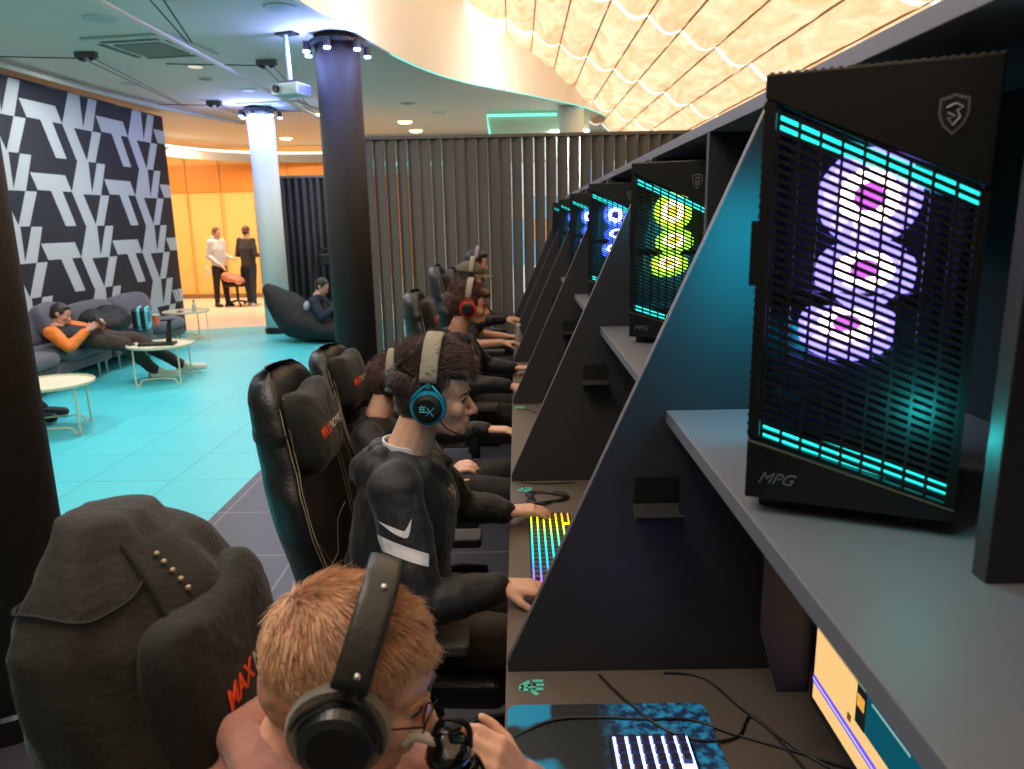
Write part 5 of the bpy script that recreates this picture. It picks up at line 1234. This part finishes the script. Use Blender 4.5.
# ---- standing and lounging people
def person_pose(label, skin, P, garments, H, hairm, voxel=.012, prims=None, hk=True):
    t = thing('person', label, 'person'); blob('body', head_prims(H)+P, skin, t, voxel, 2)
    for n_, Q, m, f in garments: blob(n_, Q, m, t, voxel, 2, f, .1)
    if hairm: scalp(H, hairm, t, 1.03, name='hair', prims=prims)
    eyes(H, t); return t
def stander(label, x, y, yaw, h, top, trs, hairm, hood=False, wr=None, shoe='#26222a', bag=None):
    """standing person; wr = two wrist points in the local frame"""
    Mz = Matrix.Translation((x, y, 0)) @ Matrix.Rotation(R(yaw), 4, 'Z'); k_ = h/1.75
    def W(*a): return Mz @ (V(a)*k_)
    H = Mz @ Matrix.Translation(V((.02, 0, 1.62))*k_) @ Matrix.Rotation(R(12), 4, 'Y') @ Matrix.Diagonal((k_,)*3+(1,))
    nb = W(-.01, 0, 1.47); wl, wr_ = [W(*a) for a in wr]; el_, er = W(-.05, .24, 1.12), W(-.05, -.24, 1.12); sl, sr = W(-.02, .17, 1.42), W(-.02, -.17, 1.42)
    d3 = lambda v: (Mz.to_3x3() @ V(v)).normalized()
    P = [cap(W(0, 0, 1.58), nb, .052, .056)] + spine([W(-.01, 0, 1.42), W(0, 0, 1.2), W(0, 0, .98)], [(.08, .14, .07), (.09, .14, .09), (.09, .15, .08)], yaw) + limb([sl, el_], [.045, .036]) + limb([el_, wl], [.036, .026]) + limb([sr, er], [.045, .036]) + limb([er, wr_], [.036, .026])
    P += hand(wl, wl-el_, d3((1, 0, .2)), 1, .6) + hand(wr_, wr_-er, d3((1, 0, .2)), -1, .6)
    Q = spine([W(-.01, 0, 1.44), W(-.01, 0, 1.25), W(0, 0, 1.0), W(0, 0, .90)], [(.09, .13, .05), (.13, .19, .10), (.12, .175, .10), (.125, .175, .06)], yaw) + [el(sl, (.07,)*3), el(sr, (.07,)*3)]
    for s_, e_, w_ in ((sl, el_, wl), (sr, er, wr_)): Q += limb([s_, e_, e_.lerp(w_, .92)], [.068, .055, .04])
    if hood: Q += [el(W(-.09, 0, 1.47), (.07, .10, .06), Mz.to_3x3()), el(W(-.05, 0, 1.52), (.06, .09, .04), Mz.to_3x3())]
    T_ = [el(W(0, 0, .90), (.125, .17, .11), Mz.to_3x3())]; S = []
    for sg, fx in ((1, .05), (-1, -.06)):
        kn, an = W(fx*.5, sg*.10, .50), W(fx, sg*.10, .09); P += limb([W(0, sg*.09, .9), kn, an], [.07, .05, .035]); T_ += limb([W(0, sg*.09, .88), kn, an+V((0, 0, .0))], [.098, .072, .055])
        S.append([cap(W(fx-.03, sg*.10, .045), W(fx+.14, sg*.11, .035), .045, .034)])
        P.append(cap(an, W(fx+.12, sg*.11, .035), .03, .025))
    t = person_pose(label, SK_far, P, [('hoodie', Q, top, .02), ('trousers', T_, trs, .02)] + [('shoe', s_, mat('shoe_'+shoe.strip('#'), shoe, .6), 0) for s_ in S], H, hairm)
    return t
br_ = hairmat('short_brown_hair', '#5a3a28', .6)
stander('standing man in a white hoodie and dark trousers facing the office chair', -6.42, 16.0, -25, 1.70, mat('white_hoodie', '#cfc8cc', .85), mat('plum_trousers', '#2d2026', .8), br_, True, [(.30, .12, 1.06), (.22, -.16, .92)])
stander('standing man in dark grey sweater and jeans seen from behind near the white column', -5.78, 16.0, 70, 1.72, mat('dark_grey_sweater', '#3b3436', .85), mat('dark_jeans', '#2b303a', .8), br_, False, [(.25, .10, 1.10), (.25, -.10, 1.10)], '#d0c8c4')
bm = B(); lathe(bm, [(0, 0), (.035, 0), (.035, .16), (.015, .2), (0, .2)], n=16, c=(-6.57, 15.74, .70)); o = obj('white_bottle', bm, mat('white_lid', '', .5)); tag(o, 'white bottle held low by the man in the white hoodie', 'bottle')

# man lying on the sofa in orange and black jacket
H7 = head_M((-4.99, 7.98, .80), 18, 10, -8)
sk7 = skinm('skin_tan', '#c48c74')
nb = V((-5.03, 7.99, .66)); ch = V((-4.96, 8.02, .56)); pe = V((-4.70, 8.10, .50)); sr, sl = V((-5.02, 7.82, .62)), V((-5.00, 8.18, .63)); er, el_ = V((-4.78, 7.70, .48)), V((-4.80, 8.32, .56)); wr, wl = V((-4.66, 7.88, .64)), V((-4.64, 8.10, .66))
kr, kl = V((-4.42, 8.12, .44)), V((-4.38, 8.34, .46)); ar, al = V((-4.17, 8.26, .10)), V((-4.02, 8.60, .10))
P = [cap(H7 @ V((-.03, 0, -.05)), nb, .054, .06)] + spine([nb, ch, pe], [(.09, .13, .07), (.10, .14, .10), (.12, .14, .09)]) + limb([sr, er], [.045, .038]) + limb([er, wr], [.038, .028]) + limb([sl, el_], [.045, .038]) + limb([el_, wl], [.038, .028]) + hand(wr, (.4, .5, .35), (.6, -.6, .4), -1, .9) + hand(wl, (.5, -.3, .35), (.5, .6, .4), 1, .9)
P += limb([pe, kr, ar], [.08, .055, .04]) + limb([pe, kl, al], [.08, .055, .04])
M_org = mat('orange_sleeve', '#f07a24', .6, var=.15, vscale=12); M_jk = mat('black_jacket_panel', '#17171b', .7)
G = [('jacket', spine([nb+V((0, 0, -.03)), ch, pe+V((-.03, 0, .02))], [(.11, .17, .08), (.14, .18, .12), (.15, .17, .11)]), M_jk, .02)]
G.append(('sleeve', [el(sr, (.078,)*3)] + limb([sr, er, er.lerp(wr, .85)], [.078, .066, .05]), M_org, .02)); G.append(('sleeve', [el(sl, (.078,)*3)] + limb([sl, el_, el_.lerp(wl, .85)], [.078, .066, .05]), M_org, .02))
M_btr = mat('dark_brown_trousers', '#3d3028', .85)
G.append(('trousers', [el(pe, (.16, .17, .11))] + limb([pe+V((.03, -.05, 0)), kr, ar], [.11, .085, .06]) + limb([pe+V((.03, .06, 0)), kl, al], [.11, .085, .06]), M_btr, .025))
M_ws = mat('white_trainers', '#e2ddcf', .6)
for a, d in ((ar, V((.22, .03, -.03))), (al, V((.22, .10, -.02)))): G.append(('shoe', [cap(a+V((-.02, 0, -.035)), a+d+V((0, 0, -.015)), .055, .042), cap(a, a+V((.05, .01, 0)), .05, .045)], M_ws, 0))
t = person_pose('man lying on the grey sofa in an orange and black jacket, looking at his phone', sk7, P, G, H7, hairmat('near_black_hair', '', .5), .010, prims=[((.03, 0, .085), (.05, .06, .03))])
blob('beard', [el(H7 @ V((.066, 0, -.092)), (.03, .036, .020)), el(H7 @ V((.03, 0, -.08)), (.045, .052, .026)), el(H7 @ V((.094, 0, -.0535)), (.007, .02, .005))], mat('beard_dark', '#2c1e1a', .8), t, .006, 2)
bm = B(); bx(bm, (-4.585, 8.0, .72), (.012, .075, .15), Matrix.Rotation(R(-30), 3, 'Y')); o = obj('phone', bm, M_blk, bevel=.003); tag(o, 'black phone in the hands of the man in orange', 'phone')
# person behind the foreground column: dark clothes and black shoes
H8 = head_M((-5.08, 6.15, 1.12), 20, 0, 0)
nb = V((-5.12, 6.15, .98)); ch = V((-5.12, 6.15, .80)); pe = V((-5.06, 6.15, .56)); kr, kl = V((-4.60, 6.08, .52)), V((-4.60, 6.36, .52)); ar, al = V((-4.40, 6.36, .09)), V((-4.44, 6.60, .09))
er, el_, wr, wl = V((-5.05, 5.92, .72)), V((-5.05, 6.38, .72)), V((-4.84, 6.02, .66)), V((-4.84, 6.28, .66)); sr, sl = V((-5.12, 5.98, .92)), V((-5.12, 6.32, .92))
P = [cap(H8 @ V((-.03, 0, -.05)), nb, .054, .06)] + spine([nb, ch, pe], [(.09, .13, .07), (.10, .14, .10), (.12, .14, .09)]) + limb([sr, er, wr], [.045, .038, .028]) + limb([sl, el_, wl], [.045, .038, .028]) + hand(wr, (1, .2, 0), (0, 0, 1), 1, .6) + hand(wl, (1, -.2, 0), (0, 0, 1), -1, .6) + limb([pe, kr, ar], [.08, .055, .04]) + limb([pe, kl, al], [.08, .055, .04])
G = [('hoodie', spine([nb+V((0, 0, -.03)), ch, pe], [(.11, .17, .08), (.14, .18, .12), (.15, .17, .11)]) + limb([sr, er, wr], [.075, .06, .042]) + limb([sl, el_, wl], [.075, .06, .042]), M_bk, .02),
     ('trousers', [el(pe, (.15, .17, .11))] + limb([pe, kr, ar], [.11, .085, .06]) + limb([pe, kl, al], [.11, .085, .06]), M_trs, .02)]
M_bs = mat('black_trainers', '#1b1c20', .6)
for a in (ar, al): G.append(('shoe', [cap(a+V((-.05, 0, -.03)), a+V((.20, .02, -.04)), .055, .042)], M_bs, 0)); G.append(('shoe_sole', [cap(a+V((-.05, 0, -.062)), a+V((.21, .02, -.062)), .026, .024)], mat('sole_pale', '#b5aca0', .7), 0))
person_pose('person in black mostly hidden by the foreground column, black shoes showing under the nearest table', sk7, P, G, H8, br_, .012)
sofa('grey sofa mostly hidden behind the foreground column', 4.9, 6.7, ncush=2)
# person on the bean bag in navy jersey
H9 = head_M((-2.86, 10.80, .82), 25, -10, 0)
nb = V((-2.93, 10.83, .68)); ch = V((-2.98, 10.86, .54)); pe = V((-2.92, 10.88, .38)); kr, kl = V((-2.50, 10.78, .50)), V((-2.50, 11.02, .50)); ar, al = V((-2.30, 10.75, .10)), V((-2.30, 11.02, .10))
sr, sl = V((-2.96, 10.66, .62)), V((-2.94, 11.0, .62)); er, el_ = V((-2.84, 10.58, .40)), V((-2.80, 11.08, .42)); wr, wl = V((-2.66, 10.68, .52)), V((-2.66, 10.96, .52))
P = [cap(H9 @ V((-.03, 0, -.05)), nb, .054, .06)] + spine([nb, ch, pe], [(.08, .12, .07), (.10, .13, .10), (.12, .14, .09)]) + limb([sr, er, wr], [.045, .038, .028]) + limb([sl, el_, wl], [.045, .038, .028]) + hand(wr, (1, .4, .3), (.3, -.5, 1), 1, .8) + hand(wl, (1, -.4, .3), (.3, .5, 1), -1, .8) + limb([pe, kr, ar], [.08, .055, .04]) + limb([pe, kl, al], [.08, .055, .04])
M_nv = mat('navy_jersey', '#182033', .75)
G = [('jersey', spine([nb+V((0, 0, -.03)), ch, pe], [(.10, .16, .08), (.13, .18, .12), (.14, .17, .11)]) + limb([sr, er, er.lerp(wr, .8)], [.078, .062, .048]) + limb([sl, el_, el_.lerp(wl, .8)], [.078, .062, .048]), M_nv, .02),
     ('trousers', [el(pe, (.15, .17, .11))] + limb([pe, kr, ar], [.11, .085, .06]) + limb([pe, kl, al], [.11, .085, .06]), M_trs, .02)]
for a in (ar, al): G.append(('shoe', [cap(a+V((-.04, 0, -.04)), a+V((.18, 0, -.05)), .05, .04)], M_ws, 0))
G.append(('jersey_patch', [el((-3.08, 10.74, .54), (.055, .075, .075))], mat('patch_pale', '#a9a7ab', .8), 0))
person_pose('person in a navy jersey sitting on the black bean bag bent over a phone', sk7, P, G, H9, hairmat('near_black_hair', '', .5), .012)
# controller cable and phone
bm = B(); bx(bm, (-2.52, 10.80, .60), (.012, .15, .07), Matrix.Rotation(R(-30), 3, 'Y')); o = obj('phone', bm, M_blk, bevel=.003); tag(o, 'dark phone in the hands of the person on the bean bag', 'phone')
